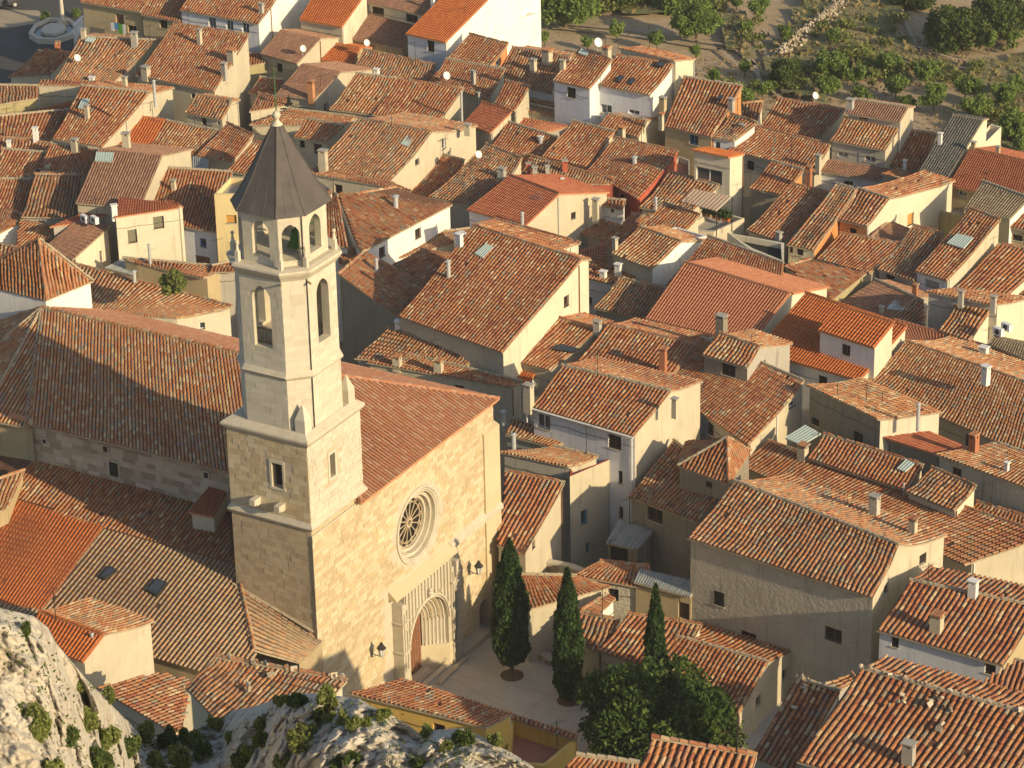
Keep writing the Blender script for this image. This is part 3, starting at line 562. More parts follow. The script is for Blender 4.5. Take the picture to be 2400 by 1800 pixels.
H(1,0,"low house with a pink roof and pillared porch, upper left of middle",6.4,[-110,575,192,520,175,478,-90,465],pitch=8,wall='olive')
H(1,0,"house with shaded old tiles behind the weather vane",5.6,[-70,800,142,840,240,692,30,668],wall='grey')
H(1,0,"house with a row of old tiles and a white chimney box, top middle",6.6,[820,610,1482,722,1560,560,930,432],wall='grey',chim=[(1042,650,595,50,'w')],dsh=[(955,430,.35)])
H(1,0,"house with an orange brick gable and tiny white window, top middle",8.0,[1650,500,2012,592,2182,380,1845,295],wall='beige',wallR='orange',win=[('R',2070,2108,510,572,'g')])
H(1,0,"house with two tall chimneys on old tiles, upper middle",7.1,[1500,692,2005,865,2152,602,1640,510],wall='beige',chim=[(1880,710,612,42,'s'),(1920,870,800,30,'s')],dsh=[(1645,715,.4)])
H(1,0,"house with a wide old roof, its left end lit cream, upper middle",7.4,[630,942,1002,990,1222,680,862,636],roof='yellow',wall='beige',ant=[(870,900,800),(1090,800,700)])
H(1,0,"house with a wide old roof and a straight cream gable, upper middle",7.5,[1002,990,1595,1035,1795,770,1222,680],wall='beige',win=[],chim=[(1780,1060,800,18,'p')],dsh=[])
H(1,0,"house with a long roof, corrugated skylight and tall left chimney, centre top",8.0,[470,1480,1152,1572,1522,1140,870,1020],wall='beige',back=8,chim=[(585,1490,1300,78,'a'),(1830,1125,1070,60,'a',1)],sky=[(1255,1255,1310,1275,1425,1130,1370,1120)],win=[('R',1375,1410,1372,1430,'x'),('R',1605,1640,1190,1290,'g')],near=False,dsh=[])
H(1,0,"small raised house with a dark doorway right of the spire",8.0,[325,1182,602,1232,762,1090,432,1025],wall='beige',win=[('F',500,570,1245,1330,'d'),('F',375,420,1215,1280,'x')])
H(1,0,"house with an orange pink back roof right behind the weather vane",6.6,[-60,1075,765,1082,860,1012,280,942],pitch=7,wall='beige')
H(1,0,"sunken house with plain dark red tiles in shade, upper middle",5.0,[455,985,640,1002,802,702,600,720],roof='red',wall='grey')
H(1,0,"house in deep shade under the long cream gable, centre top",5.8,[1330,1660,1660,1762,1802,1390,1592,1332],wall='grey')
H(1,0,"house with sunny old tiles and a lumpy verge of mortar, centre top",6.8,[1485,1700,2000,1795,2300,1372,1985,1245],wall='beige',dsh=[(1920,1400,.35)],chim=[(2125,1545,1450,70,'s')])
H(1,1,"house with a dark red roof, framed skylight and two-tone gable, centre",7.6,[1815,150,2328,292,2622,17,2190,-144],roof='red',wall='shadewhite',wallR='beige',back=6,win=[('F',1730,1785,215,300,'d'),('R',2722,2762,175,240,'x')],sky=[(2362,70,2500,100,2602,5,2470,-15,'G')],chim=[(2302,290,175,28,'p')])
H(1,0,"house with a new red roof just left of the white house row",7.4,[1790,1062,2022,1152,2215,962,1950,885],roof='red',wall='beige')
H(1,0,"house with a shaded roof and tin flue below the orange verge",6.4,[2015,1290,2432,1352,2602,1190,2172,1055],wall='orange',chim=[(2460,1260,1185,40,'p')])
H(1,0,"house with old tiles beside the white house row, upper middle",7.8,[2060,890,2232,962,2370,745,2152,700],wall='beige')
# row 0, third column
H(2,0,"house with a small tiled dormer on its sloping roof left of the white row",6.8,[-150,690,345,808,505,490,0,410],back=3,chim=[(305,520,430,85,'c'),(183,600,512,60,'a')],wall='white')
H(2,0,"white house with a chimney on its left verge, left one of the white row",10.2,[345,695,668,768,865,520,582,415],wall='shadewhite',win=[('F',475,550,757,845,'d')],chim=[(440,600,520,50,'a'),(818,500,410,75,'c')],sky=[(575,470,645,492,685,450,615,420)],dsh=[(740,430,.45)])
H(2,0,"white house with two roof windows and a tiled canopy, right one of the white row",10.0,[680,725,1190,822,1402,552,905,480],wall='shadewhite',wallR='white',win=[('F',765,862,905,985,'g'),('F',1005,1100,952,990,'g')],sky=[(895,710,930,722,972,672,938,660,'G'),(1000,730,1035,742,1075,695,1040,682,'G'),(1240,575,1300,590,1335,550,1275,535,'G')])
H(2,0,"tall house with a thin pink roof against the orchard, behind the roof windows",12.0,[912,412,1402,522,1592,506,1120,394],pitch=-8,wall='cream',ac=[],zb=0)
H(2,0,"ochre house with a huge old roof and a blue door, upper right",8.0,[1310,1092,1722,1186,1995,745,1482,665],wall='ochre',wallR='orange',win=[('F',1530,1610,1168,1250,'b')],chim=[(1303,945,840,62,'a'),(1895,915,850,55,'s')],sky=[(1768,865,1800,880,1832,838,1798,828,'G')])
H(2,0,"house with a white front wing under the same run of old tiles, upper right",7.9,[1720,1186,1918,1218,2122,1062,1885,985],wall='shadewhite',win=[('F',1735,1800,1225,1290,'g')])
H(2,0,"small house with a pale right wall against the orchard hedge",6.6,[1985,985,2125,1035,2172,880,1990,895],wall='cream',roof='old',pitch=10)
H(2,0,"house with a cream gable in front of the white row, upper middle",7.3,[730,1092,1092,1188,1172,1042,832,985],wall='cream',back=3.5,chim=[(948,1200,1100,60,'c'),(1290,1080,985,45,'c',1)])
H(2,0,"house with a red painted verge and steep lit roof, upper middle",6.9,[250,1352,640,1442,888,1142,527,1045],wall='cream',rstyle='mortar_orange')
H(2,0,"house with a sweeping old roof and red right-hand verge, upper middle",6.8,[640,1478,1090,1725,1438,1312,888,1190],wall='redwash',rstyle='paint_red')
H(2,0,"house with reddish tiles running under the striped awning",6.2,[1100,1790,1500,1860,1792,1602,1352,1482],wall='beige',roof='old')
H(2,0,"pale square belvedere with a wide shuttered opening, upper right",10.6,[1545,1292,1872,1360,2015,1328,1690,1268],pitch=-6,wall='cream',win=[('F',1590,1815,1460,1580,'g')],roof='orange')
H(2,0,"house with a long roof below the ochre one, chimney at its top left",7.0,[1860,1296,2612,1482,2757,1252,2120,1095],wall='beige',chim=[(1990,1165,1075,55,'a'),(2645,1460,1340,50,'a')])
H(2,0,"house with a wide shaded corner against the small brown dormer house, upper right",7.5,[2130,1110,2612,1215,2882,950,2292,852],wall='beige',dsh=[(2615,890,.35)],ant=[(2670,1220,1120)])
H(2,0,"house with a raw orange brick gable and tall flue, upper right",7.5,[2040,1630,2342,1690,2522,1472,2240,1390],wall='dull',wallR='orange',chim=[(2560,1640,1440,60,'b')])
FB("small shed with a dark red roof below the pale belvedere",2,0,5.5,[1340,1500,1530,1560,1535,1380,1440,1345],'grey','roof_redflat')
H(2,0,"low house with a long thin roof in front of the white row",6.4,[130,965,520,1035,760,1030,165,905],pitch=9,wall='cream')
H(2,0,"low house with a pale ridge wall between the white row and the red terrace",6.2,[145,880,480,950,660,940,150,862],pitch=3,wall='beige',chim=[(540,925,860,35,'s')])
H(2,0,"house with a flat red terrace beside a cream wall, upper middle",6.0,[-20,1115,300,1140,480,1095,0,1015],pitch=3,wall='grey',roof='salmon')
H(2,0,"house in shade with a metal vent pipe, left of the steep lit roof",6.2,[-60,1290,215,1352,392,1190,-40,1070],wall='grey',chim=[(248,1260,1180,40,'w')],near=False)
H(2,0,"house with a bank of chimneys on pink tiles above the red wall, centre",7.6,[20,1600,860,1585,880,1560,150,1345],pitch=6,wall='redwash',chim=[(142,1510,1410,40,'a'),(200,1530,1440,45,'s'),(308,1500,1430,40,'s'),(458,1490,1385,50,'a'),(437,1590,1540,25,'w')],roof='yellow')
# row 0, right column
H(3,0,"grey rendered house with a small brown roof against the orchard, far right",10.4,[675,978,1138,1057,1215,930,750,858],roof='brown',wall='grey',wallR='beige',back=1.8,win=[('F',790,860,1010,1045,'x')],chim=[(710,940,855,65,'a')],ant=[(860,870,800)])
H(3,0,"grey house with golden tiles and a brown lower eave, far right",8.7,[535,1212,1012,1302,1142,1095,657,1020],roof='yellow',wall='grey',wallR='beige',win=[('F',600,690,1315,1360,'g'),('F',835,930,1352,1400,'g')],near=False)
H(3,0,"house with half-shaded tiles beside the dark grey roof, far right",6.8,[1040,1422,1302,1485,1462,1160,1212,1120],wall='beige',chim=[(1180,1480,1385,30,'w')],ant=[(1315,1440,1350)])
H(3,0,"house with a dark grey roof and cream gable, far right",8.4,[1288,1492,1552,1542,1865,1035,1592,995],roof='grey',wall='cream',chim=[(1485,1245,1150,38,'w')],back=1.5)
FB("cream walled yard with a chimney behind the dark grey roof",3,0,7.5,[1780,1240,1850,1260,2018,1095,1925,1070],'cream')
H(3,0,"wide dark red roofed house with an ochre front at the far right edge",8.2,[1552,1602,2402,1795,2470,1452,1742,1285],roof='red',wall='ochre',back=4.5,chim=[(1775,1290,1225,45,'a'),(1985,1335,1265,40,'a',1)],win=[('F',1640,1712,1655,1700,'g')],ant=[(1880,1590,1480)])
H(3,0,"house with brown tiles and a plain pink back slope, right of middle",6.4,[440,1478,955,1562,1052,1462,520,1385],roof='brown',wall='shadewhite',back=3.5,chim=[(785,1410,1325,22,'p',1)],dsh=[],rc=False)
H(3,0,"small block with a pink tiled top and cream side, right of middle",7.6,[970,1500,1312,1588,1465,1558,1110,1455],pitch=-5,wall='grey',wallR='cream')
# row 1, left
H(0,1,"long low wing with brown tiles below the dark grey roof lines, far left",5.2,[130,480,430,520,690,350,180,250],roof='old',wall='white',pitch=10)
H(0,1,"low old roof behind the pyramid roof at the left edge",5.6,[-120,420,140,275,230,215,-60,90],wall='white',pitch=10)
H(0,1,"cream house with a plain red roof and two shuttered windows, left",8.6,[990,218,1585,130,1560,110,1025,40],roof='red',wall='cream',pitch=10,win=[('F',1105,1185,325,440,'s'),('F',1325,1418,210,315,'s')],chim=[(990,200,110,55,'w')],rc=False,ov=.05)
H(0,1,"cream wing with a two-tone red and brown roof and air conditioners",5.6,[400,460,625,590,960,285,640,262],roof='brown',wall='beige',wallR='cream',pitch=22,ac=[(735,262),(820,272)],rc=False)
H(0,1,"house with a smooth dark red roof in shade behind the cream one, left",7.0,[430,300,700,260,1080,150,1030,45],roof='red',wall='grey',pitch=12,rc=False)
H(0,1,"shed with grey corrugated sheets below the cream house, left",4.6,[900,655,1140,720,1235,630,1060,572],roof='corr',wall='grey',pitch=12,rc=False)
H(0,1,"house with a rubble verge and rendered ochre front in the yard, left",5.6,[1200,620,1760,742,1990,655,1060,572],pitch=6,wall='ochre',chim=[(1297,600,450,25,'p')])
H(0,1,"shaded wall house beside the tower with a ragged tile top, left",5.8,[1810,690,2020,690,2060,590,1830,640],pitch=6,wall='grey')
H(0,1,"long pale pink roofed wing behind the church nave, tree growing beside it",8.2,[-100,1000,1530,1088,2002,990,-60,432],pitch=4,wall="cream",chim=[(1165,810,680,35,"p")],roof="yellow",zb=2)
PH("pyramid roofed lantern with white walls behind the church nave, left edge",[(0,1,-330,760,19.5),(0,1,400,932,19.5),(0,1,800,768,19.5),(0,1,90,640,19.5),(0,1,337,405,24.0)],[(0,1,4,4,"old"),(1,2,4,4,"old"),(2,3,4,4,"old"),(3,0,4,4,"old")],[(0,1),(1,2),(2,3),(3,0)],[(0,4,"old"),(1,4,"old"),(2,4,"old")],wall="white",zb=8,name="lantern_roof",cat="lantern tower")
# row 1 second column
H(1,1,"large hipped house with white walls right of the spire, its mortared hip curving",8.0,[900,525,1697,108,1215,-40,712,48],wall='white',pitch=17,back=0,ov=.3,roof='old',rc=True)
H(1,1,"small sunlit hip side of old tiles against the bell tower",7.9,[300,420,800,478,708,40,500,-120],wall='white',pitch=20,roof='old')
H(1,0,"pink back roof above the large hipped house, right of the spire",8.6,[480,1500,1350,1650,1200,1590,640,1480],wall='beige',pitch=3,roof='old',zb=2)
H(1,1,"house with shaded brown tiles and a white topped dormer chimney, centre",5.6,[1120,602,1850,395,1850,318,1345,380],pitch=8,wall='beige',chim=[(1765,470,355,95,'w')],roof='old')
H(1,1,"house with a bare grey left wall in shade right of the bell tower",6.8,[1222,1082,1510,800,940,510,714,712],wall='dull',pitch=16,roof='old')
H(1,1,"pink corner roof touching the bell tower on its right",7.0,[712,612,760,628,905,520,715,470],wall='beige',pitch=6,roof='old')
H(1,1,"house with a fan of old tiles left of the widest roof, centre",6.9,[1180,625,1520,802,1790,560,1420,500],wall='beige',roof='old')
H(1,1,"biggest house of the centre, a huge old roof with a rusty flue",8.6,[1225,1075,2128,1392,2815,590,1877,290],wall='beige',wallR='cream',back=1.2,near=True,chim=[(1665,735,590,38,'p'),(1760,470,360,60,'w')],sky=[(1895,545,1960,580,2055,490,1995,460)],win=[('R',2660,2705,895,990,'d')],ant=[(2590,780,700)])
H(1,1,"house with a rounded white gable below the biggest roof, centre",6.4,[850,1437,1822,1508,1892,1402,1135,1175],wall='grey',wallR='white',back=4,chim=[(1238,1200,1110,72,'w')],roof='old')
H(1,1,"low pink roof with two tiny gabled vents behind the church hip",6.4,[950,1470,2212,1690,2300,1640,1165,1370],pitch=3,wall='beige',chim=[(1222,1500,1415,80,'c'),(1580,1560,1450,80,'c')],roof='old')
H(1,1,"tiny house with vivid orange tiles and white gable, centre",5.6,[1985,1545,2360,1660,2430,1545,2085,1455],roof='orange',wall='white')
# row 1 third column
H(2,1,"house with orange back tiles and a tilted skylight box, centre",6.7,[-70,1442,332,1545,742,1190,322,1062],wall='beige',back=3.5,chim=[(87,1250,1060,65,'a'),(378,1010,885,60,'a',1)],sky=[(170,1090,240,1110,312,1030,240,1012,'G'),(350,1370,520,1400,600,1370,430,1325,'G')],roof='old')
H(2,1,"house whose lit and shaded tiles surround a red capped chimney, centre",6.9,[455,1582,1255,1760,1585,1320,830,1142],wall='beige',back=4,chim=[(1305,1560,1350,65,'b'),(1165,1659,1585,75,'w'),(738,1185,1110,70,'s')],dsh=[(712,1545,.45)],roof='old',near=True,ant=[(703,1545,1380)])
H(2,1,"house in shade beside the smooth salmon roof, centre",6.0,[700,1000,1150,1105,1310,830,920,740],wall='grey',roof='old')
H(2,1,"low house with two grey vents in the shaded court, centre",6.2,[610,735,860,790,1130,720,610,590],wall='shadewhite',pitch=6,chim=[(788,745,680,60,'w'),(918,730,620,60,'w')],roof='old',win=[('F',630,690,905,970,'d')])
H(2,1,"house with golden tiles and a stained white gable, centre right",7.8,[850,530,1202,668,1462,430,1090,300],roof='yellow',wall='beige',wallR='white',chim=[(890,505,395,50,'a')],back=3)
H(2,1,"house with old tiles above the golden ones, next to the walled terrace",7.7,[1070,318,1440,400,1622,202,1312,100],wall='beige',chim=[(1243,160,45,25,'p')],roof='old')
FB("walled roof terrace with potted plants beside the striped awning",2,1,7.2,[1490,330,1745,345,2008,225,1720,150],'beige',rim=None)
FB("small white walled light well above the golden roof",2,1,8.4,[1290,350,1440,430,1690,380,1410,300],'white')
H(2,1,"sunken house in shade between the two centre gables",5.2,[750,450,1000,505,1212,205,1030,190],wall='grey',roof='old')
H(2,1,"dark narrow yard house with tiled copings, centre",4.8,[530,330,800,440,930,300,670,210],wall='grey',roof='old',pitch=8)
H(2,1,"orange walled yard house with a broken render wall, centre",6.0,[590,560,815,600,820,445,585,520],wall='orange',pitch=5,roof='salmon')
H(2,1,"white house with a flat tiled top and tiny window, centre",6.6,[765,115,955,150,985,75,750,55],wall='white',pitch=5,roof='old',win=[('F',855,880,145,180,'d')],chim=[(725,215,60,60,'a')])
H(2,1,"house with a row of old tiles ending in a white gable behind the salmon roof",7.0,[1320,802,2290,1005,2350,620,1690,382],wall='white',roof='old',near=False)
FB("cream house with a black netted terrace, right of centre",2,1,7.6,[2050,490,2350,600,2352,440,1860,350],'cream','black_net')
H(2,1,"large house with a smooth salmon orange roof, right of centre",7.2,[1145,1095,2065,1310,2402,882,1490,608],roof='salmon',wall='cream',back=5.5,bp=13,chim=[],rc=True,rstyle='mortar_orange')
# row 1 right column
H(3,1,"house with a ragged long roof left of the brick one, right",7.4,[155,452,398,508,770,-20,590,-70],roof='old',wall='cream',wallR='orange',win=[('F',165,215,470,520,'d'),('F',250,305,490,545,'d')])
H(3,1,"brick fronted house with a broad roof and cream gable with an orange shutter",8.6,[600,237,855,298,1048,60,770,-30],roof='old',wall='orange',wallR='cream',back=9,win=[('F',700,765,315,365,'d'),('R',1205,1258,185,285,'o')],bp=6)
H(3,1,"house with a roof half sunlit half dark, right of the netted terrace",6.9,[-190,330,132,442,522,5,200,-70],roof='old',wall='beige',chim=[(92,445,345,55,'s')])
H(3,1,"house with a sagging roof in front of the brick one, right",6.7,[415,578,882,705,1182,452,620,357],roof='old',wall='beige')
H(3,1,"house with fuzzy brown tiles beneath the cream gable, right",7.2,[1090,475,1242,320,1050,240,880,402],roof='brown',wall='beige',pitch=12)
H(3,1,"house with a stone edged roof split by a diagonal shadow, right",7.0,[940,667,1258,768,1522,362,1252,290],roof='old',wall='grey',win=[('F',1020,1090,715,790,'d')])
H(3,1,"house with a large green roof sheet and cream gable, right",7.8,[1265,682,1548,768,2012,242,1742,140],roof='old',wall='shadewhite',wallR='beige',sky=[(1550,455,1690,498,1775,405,1640,372)],win=[('F',1350,1480,765,850,'garage')])
H(3,1,"house with an olive ribbed roof and white verge, far right",8.8,[1690,140,2088,238,2262,52,1850,-92],roof='olive',wall='olive',wallR='white')
H(3,1,"house with old tiles cut by the right edge below the dark red roof",8.0,[2080,300,2330,350,2420,120,2215,140],roof='old',wall='ochre',win=[('F',2100,2200,370,420,'d')])
FB("olive house with a flat terrace below the dark red roof, far right",3,1,6.6,[1490,170,1690,210,1760,60,1500,40],'olive')
H(3,1,"house with a fan-shaped roof above the grey block, far right",6.8,[1590,846,2035,932,2452,520,1985,450],roof='old',wall='cream')
H(3,1,"house with a small roof cut by the right edge behind the grey block",6.5,[2032,850,2300,915,2350,760,2112,712],roof='old',wall='cream')
H(3,1,"tall block with a dark shaded left wall and a pink roof, far right",9.2,[1352,856,1962,978,2282,910,1620,828],pitch=-5,wall='grey',wallR='cream',roof='old',chim=[(1665,950,850,50,'a'),(1945,1000,895,55,'a')])
H(3,1,"house with black and cream tiles in front of the grey block, far right",7.4,[1468,1197,1742,1288,1935,1002,1640,935],roof='yellow',wall='cream',ant=[(1905,1250,1170)])
H(3,1,"house with a triangular fan of brown tiles facing right, right of centre",6.9,[562,930,852,702,372,580,148,650],roof='old',wall='olive',pitch=15)
H(3,1,"sunken brown roofed house with blue roof windows, right of centre",5.8,[600,972,1062,1092,1272,912,928,760],roof='brown',wall='grey',back=3,sky=[(1030,1022,1160,1035,1215,952,1095,945)],chim=[(1270,900,800,50,'b'),(980,1040,985,40,'s')])
H(3,1,"house with a valley of shaded tiles beside the dark block, right of centre",5.7,[1062,1092,1345,1180,1345,945,1275,915],roof='old',wall='grey')
H(3,1,"house with a vivid orange roof in shade and sun, right of centre",7.4,[-120,1372,792,1632,1202,1165,322,872],roof='orange',wall='white',wallR='cream')
H(3,1,"raised white storey with its own vivid orange roof, right of centre",9.9,[425,1192,917,1348,1092,1132,612,987],roof='orange',wall='white',wallR='cream',chim=[],win=[])
H(3,1,"long pink orange slope behind the raised white storey, right",7.0,[1205,1298,1850,1478,2005,1368,1090,1108],roof='salmon',wall='cream',pitch=4,chim=[(1862,1450,1335,80,'w')])
H(3,1,"very long house with grey and gold tiles running to the right edge",6.9,[838,1662,2302,2305,2452,1720,1190,1290],roof='yellow',wall='beige',near=True,back=6,chim=[(1880,1612,1500,75,'w',1)])
H(3,1,"house with brown old tiles cut by the right edge, below the black boxes",7.6,[1900,1312,2302,1482,2332,1332,1950,1256],roof='olive',wall='cream',ac=[(1990,1240),(2060,1200)])
# row 2
H(2,2,"white and beige house with white drainpipes at the middle of the picture",9.8,[160,197,1052,452,1372,62,430,-159],wall='shadewhite',wallR='beige',back=5,near=True,win=[('F',215,330,265,385,'w'),('F',830,943,442,560,'d'),('F',918,955,750,860,'d'),('F',925,960,1060,1160,'d')],chim=[(145,195,0,85,'a'),(1407,240,120,55,'a')],roof='old',pipe=[(128,215,330,'F'),(1035,470,920,'F')])
H(2,1,"raised attic house with a dark loggia and a big chimney, right of centre",9.6,[1635,1402,2032,1522,2145,1342,1790,1220],wall='dull',wallR='grey',roof='yellow',back=4,chim=[(1810,1180,1060,95,'a',1)],win=[('F',1810,1930,1490,1590,'d'),('R',2125,2190,1465,1555,'g')],zb=3)
H(2,2,"large house with reddish tiles below the raised attic, right of centre",7.0,[1130,-90,2042,532,2524,-22,1640,-400],wall='grey',wallR='beige',roof='old',near=True,chim=[],win=[('R',2390,2450,145,205,'g')])
PH("small pyramid roofed attic by the beige gable, right of centre",[(2,2,1436,706,8.4),(2,2,1872,868,8.4),(2,2,2062,578,8.4),(2,2,1500,500,8.4),(2,2,1860,462,10.6)],[(0,1,4,4,'old'),(1,2,4,4,'old'),(3,0,4,4,'old'),(2,3,4,4,'old')],[(0,1),(1,2),(2,3),(3,0)],[(0,4,'old'),(1,4,'old'),(2,4,'old')],wall='dull',win=[('F',1670,1730,845,900,'d')],wc=(2,2))
H(2,2,"house with a sunlit strip along its lower tiles below the pyramid attic",6.0,[1005,972,1602,1195,1852,870,1395,482],wall='dull',roof='old',near=True,win=[('F',1172,1300,1075,1190,'d')])
H(2,2,"house with pale pink tiles just right of the church facade",7.4,[-60,440,362,548,562,462,0,296],wall='grey',roof='yellow',pitch=5,chim=[(-72,330,225,75,'p'),(15,540,425,75,'p')])
H(2,2,"house with a red rimmed terrace and small blue windows, right of the church",7.6,[-110,585,490,716,742,628,360,540],wall='grey',wallR='beige',roof='yellow',pitch=5,near=True)
FB("red rimmed terrace block with a beige wall and blue windows, right of the church",2,2,7.2,[500,800,925,620,900,600,530,520],'beige',rim=1,win=[('F',595,650,1090,1210,'b'),('F',640,672,1370,1450,'b')])
H(2,2,"house with a lit old roof between the church facade and the beige block",5.6,[-130,1392,112,1468,457,850,-60,755],wall='beige',roof='old',near=True,win=[('R',175,200,1350,1420,'d')])
H(2,2,"tumbledown shed roofed in grey corrugated sheets, middle bottom",3.4,[810,1372,1082,1432,1212,1282,932,1167],roof='corr',wall='dull',rc=False,pitch=15,win=[('F',830,1000,1400,1540,'x')])
H(2,2,"great rendered house with rough grey front right of the plaza",8.6,[1510,1327,3117,1849,3342,1390,1922,840],wall='rough',wallR='beige',roof='old',near=True,back=5.5,pitch=19,ov=.35,chim=[(3130,1120,955,95,'a',1),(3462,1270,1155,75,'c',1)],win=[('F',1742,1835,1795,1915,'i',2,2),('F',1975,2110,2145,2235,'d',2,2),('F',2700,2850,2110,2225,'d',2,2)],zb=-1.4,dsh=[])
H(3,2,"gabled grey block with pink tiles above the long shaded wall, right",9.4,[325,5,947,302,1502,240,800,-60],pitch=-4,wall='dull',wallR='cream',roof='yellow',win=[('F',735,820,415,515,'d'),('F',375,440,295,355,'d')],chim=[(1295,350,160,32,'p')],ant=[(850,130,-20),(985,190,70),(600,100,-10)])
H(3,2,"house with a flat plain red roof beside the pink tiled block, right",7.8,[965,452,1437,602,1712,545,1310,370],pitch=-3,wall='dull',roof='red',rc=False,win=[('F',985,1055,515,590,'r')])
H(3,2,"house with a pink roof over a mouldering wall at the right edge",8.0,[1440,602,2322,935,2502,690,1962,508],pitch=5,wall='rough',roof='yellow',chim=[(1775,575,430,85,'b'),(2062,745,672,40,'w')],win=[('F',1590,1672,725,805,'d')],near=True)
H(3,2,"house with a long roof and a green sheet in front of the grey block, right",6.8,[340,642,1205,925,1345,702,480,430],wall='beige',roof='old',near=True,sky=[(1120,745,1185,770,1265,700,1200,665),(150,480,290,540,460,440,330,370)],chim=[(300,605,520,90,'c'),(1172,920,850,12,'p')])
H(3,2,"house with a lit roof and short cream side wall below the mouldering wall",7.0,[1182,925,1612,1100,1800,885,1412,722],wall='cream',roof='old')
H(3,2,"house with an orange flashed roof tucked under the mouldering wall",5.6,[1715,1115,2352,1332,2402,1200,1802,1018],wall='beige',roof='old',rstyle='paint_red')
H(3,2,"long terrace house with wavy old tiles behind the great rendered house",5.4,[-250,700,1702,1562,2402,1302,0,495],wall='beige',roof='old',near=True)
# row 3
H(3,3,"white and ochre fronted house with a tiled dormer vent, lower right",7.5,[937,467,2032,777,2352,272,1225,37],wall='shadewhite',wallR='ochre',roof='old',near=True,back=4,pitch=17,chim=[(1455,470,320,115,'c'),(1770,165,30,85,'w')],win=[('F',1065,1130,530,615,'d'),('F',1170,1240,775,835,'d'),('F',1872,1968,765,850,'d')],ant=[],ts=1.12)
H(3,3,"house with dull shaded tiles at the lower right edge",8.5,[1720,1012,2302,1120,2422,812,2150,730],wall='beige',roof='old',near=True,chim=[(1822,1080,955,55,'p')],ts=1.1)
H(3,3,"small sunlit roof at the lower right edge below the dull one",9.5,[1840,1097,2302,1212,2402,1060,1980,985],wall='beige',roof='old',near=True,ts=1.1)
H(3,3,"nearest big house with stones scattered along its roof, bottom right",20,[248,1602,1902,2070,2452,1250,802,800],wall='grey',roof='old',near=True,pitch=18,chim=[(1212,1615,1425,115,'a')],back=3,stones_=30,ts=1.1)
H(3,3,"narrow house with shaded tiles behind the stone laden ridge",13.5,[1130,960,1722,1085,1752,942,1240,800],wall='grey',roof='old')
H(3,3,"small gable of pale tiles left of the stone laden ridge",15,[470,927,602,985,772,905,722,845],wall='grey',roof='yellow',pitch=8)
H(3,3,"house with a roof wholly in shade, bottom right of the big tree",15,[-150,1562,202,1705,622,1002,250,880],wall='grey',roof='old',near=True,stones_=8,ts=1.1)
H(2,3,"low roofed house in shade right of the second cypress",2.4,[600,592,742,645,932,382,590,322],wall='beige',roof='old',ts=1.15)
H(2,3,"house behind the third cypress with a white gable, right of the plaza",2.4,[740,642,1352,862,1642,422,1002,326],wall='beige',wallR='cream',roof='old',near=True,ts=1.15)
H(2,3,"house with a wavy roof and beige gable behind the big tree",1.9,[1130,880,1962,1197,2218,745,1420,520],wall='beige',roof='old',near=True,back=4,ts=1.15)
H(2,3,"house with pink tiles and a pale wall beyond the first two cypresses",3.4,[130,292,862,88,562,0,60,-10],wall='beige',roof='old',pitch=12)
H(2,3,"tiny lean-to roof on a bright white wall beyond the plaza",3.0,[740,337,897,192,832,150,592,302],wall='white',roof='old',pitch=14)
H(2,3,"plain ochre garage with a flat grey roof beside the great rendered house",4.2,[1050,52,1542,182,1640,60,1100,-60],roof='corr',wall='ochre',pitch=2,rc=False,win=[('F',1437,1535,232,375,'doorw')])
H(2,2,"ruined low roof with rubble tiles behind the garage, middle bottom",3.8,[520,1650,1250,1782,1190,1572,760,1530],wall='rough',roof='old',pitch=4)
H(2,3,"foreground house with large rounded tiles, bottom middle",37,[1000,1850,1952,2050,2117,1557,1210,1402],wall='beige',roof='old',near=True,pitch=18)
H(2,3,"foreground house with low tiles cut by the bottom edge, bottom middle",33,[300,1800,1080,1950,1100,1620,560,1550],wall='beige',roof='old',near=True,pitch=16)
# lower left
H(1,3,"long red tiled house in front of the church square, bottom middle",12,[800,1012,1985,1308,2212,1195,1262,880],wall="vivid",roof="old",near=True,pitch=-12,zb=4)
H(0,3,"foreground house with big curved tiles and rubble ridge, bottom left",28,[1600,962,2300,1700,3000,902,1862,700],wall="beige",roof="old",near=True,pitch=15,stones_=14)
H(0,3,"house with ragged half-shaded tiles between rock and church, bottom left",14,[830,965,1560,1400,1645,905,1380,838],wall="beige",roof="old",near=True,pitch=-6)
H(0,3,"small gabled house with new orange tiles beside the pale crag",13,[200,560,718,745,897,512,335,308],wall="beige",roof="orange",back=4.5,bs="yellow",near=False,chim=[(797,535,490,25,"p")])
FB("yellow walled terrace with a red floor at the bottom, by the square",2,3,9.5,[-60,1620,290,1640,560,1405,0,1235],'vivid','roof_redflat',par=1.0)
H(2,3,"thin tiled coping roof along the yellow terrace wall",9.7,[-10,1232,560,1420,578,1372,0,1190],roof='old',wall='vivid',pitch=6,ant=[(390,1440,1240)],rc=False)
H(2,1,"flat pink tiled roof with render edges behind the biggest roof, centre",9.0,[-330,270,420,490,592,442,-150,232],pitch=3,wall='cream',roof='old')
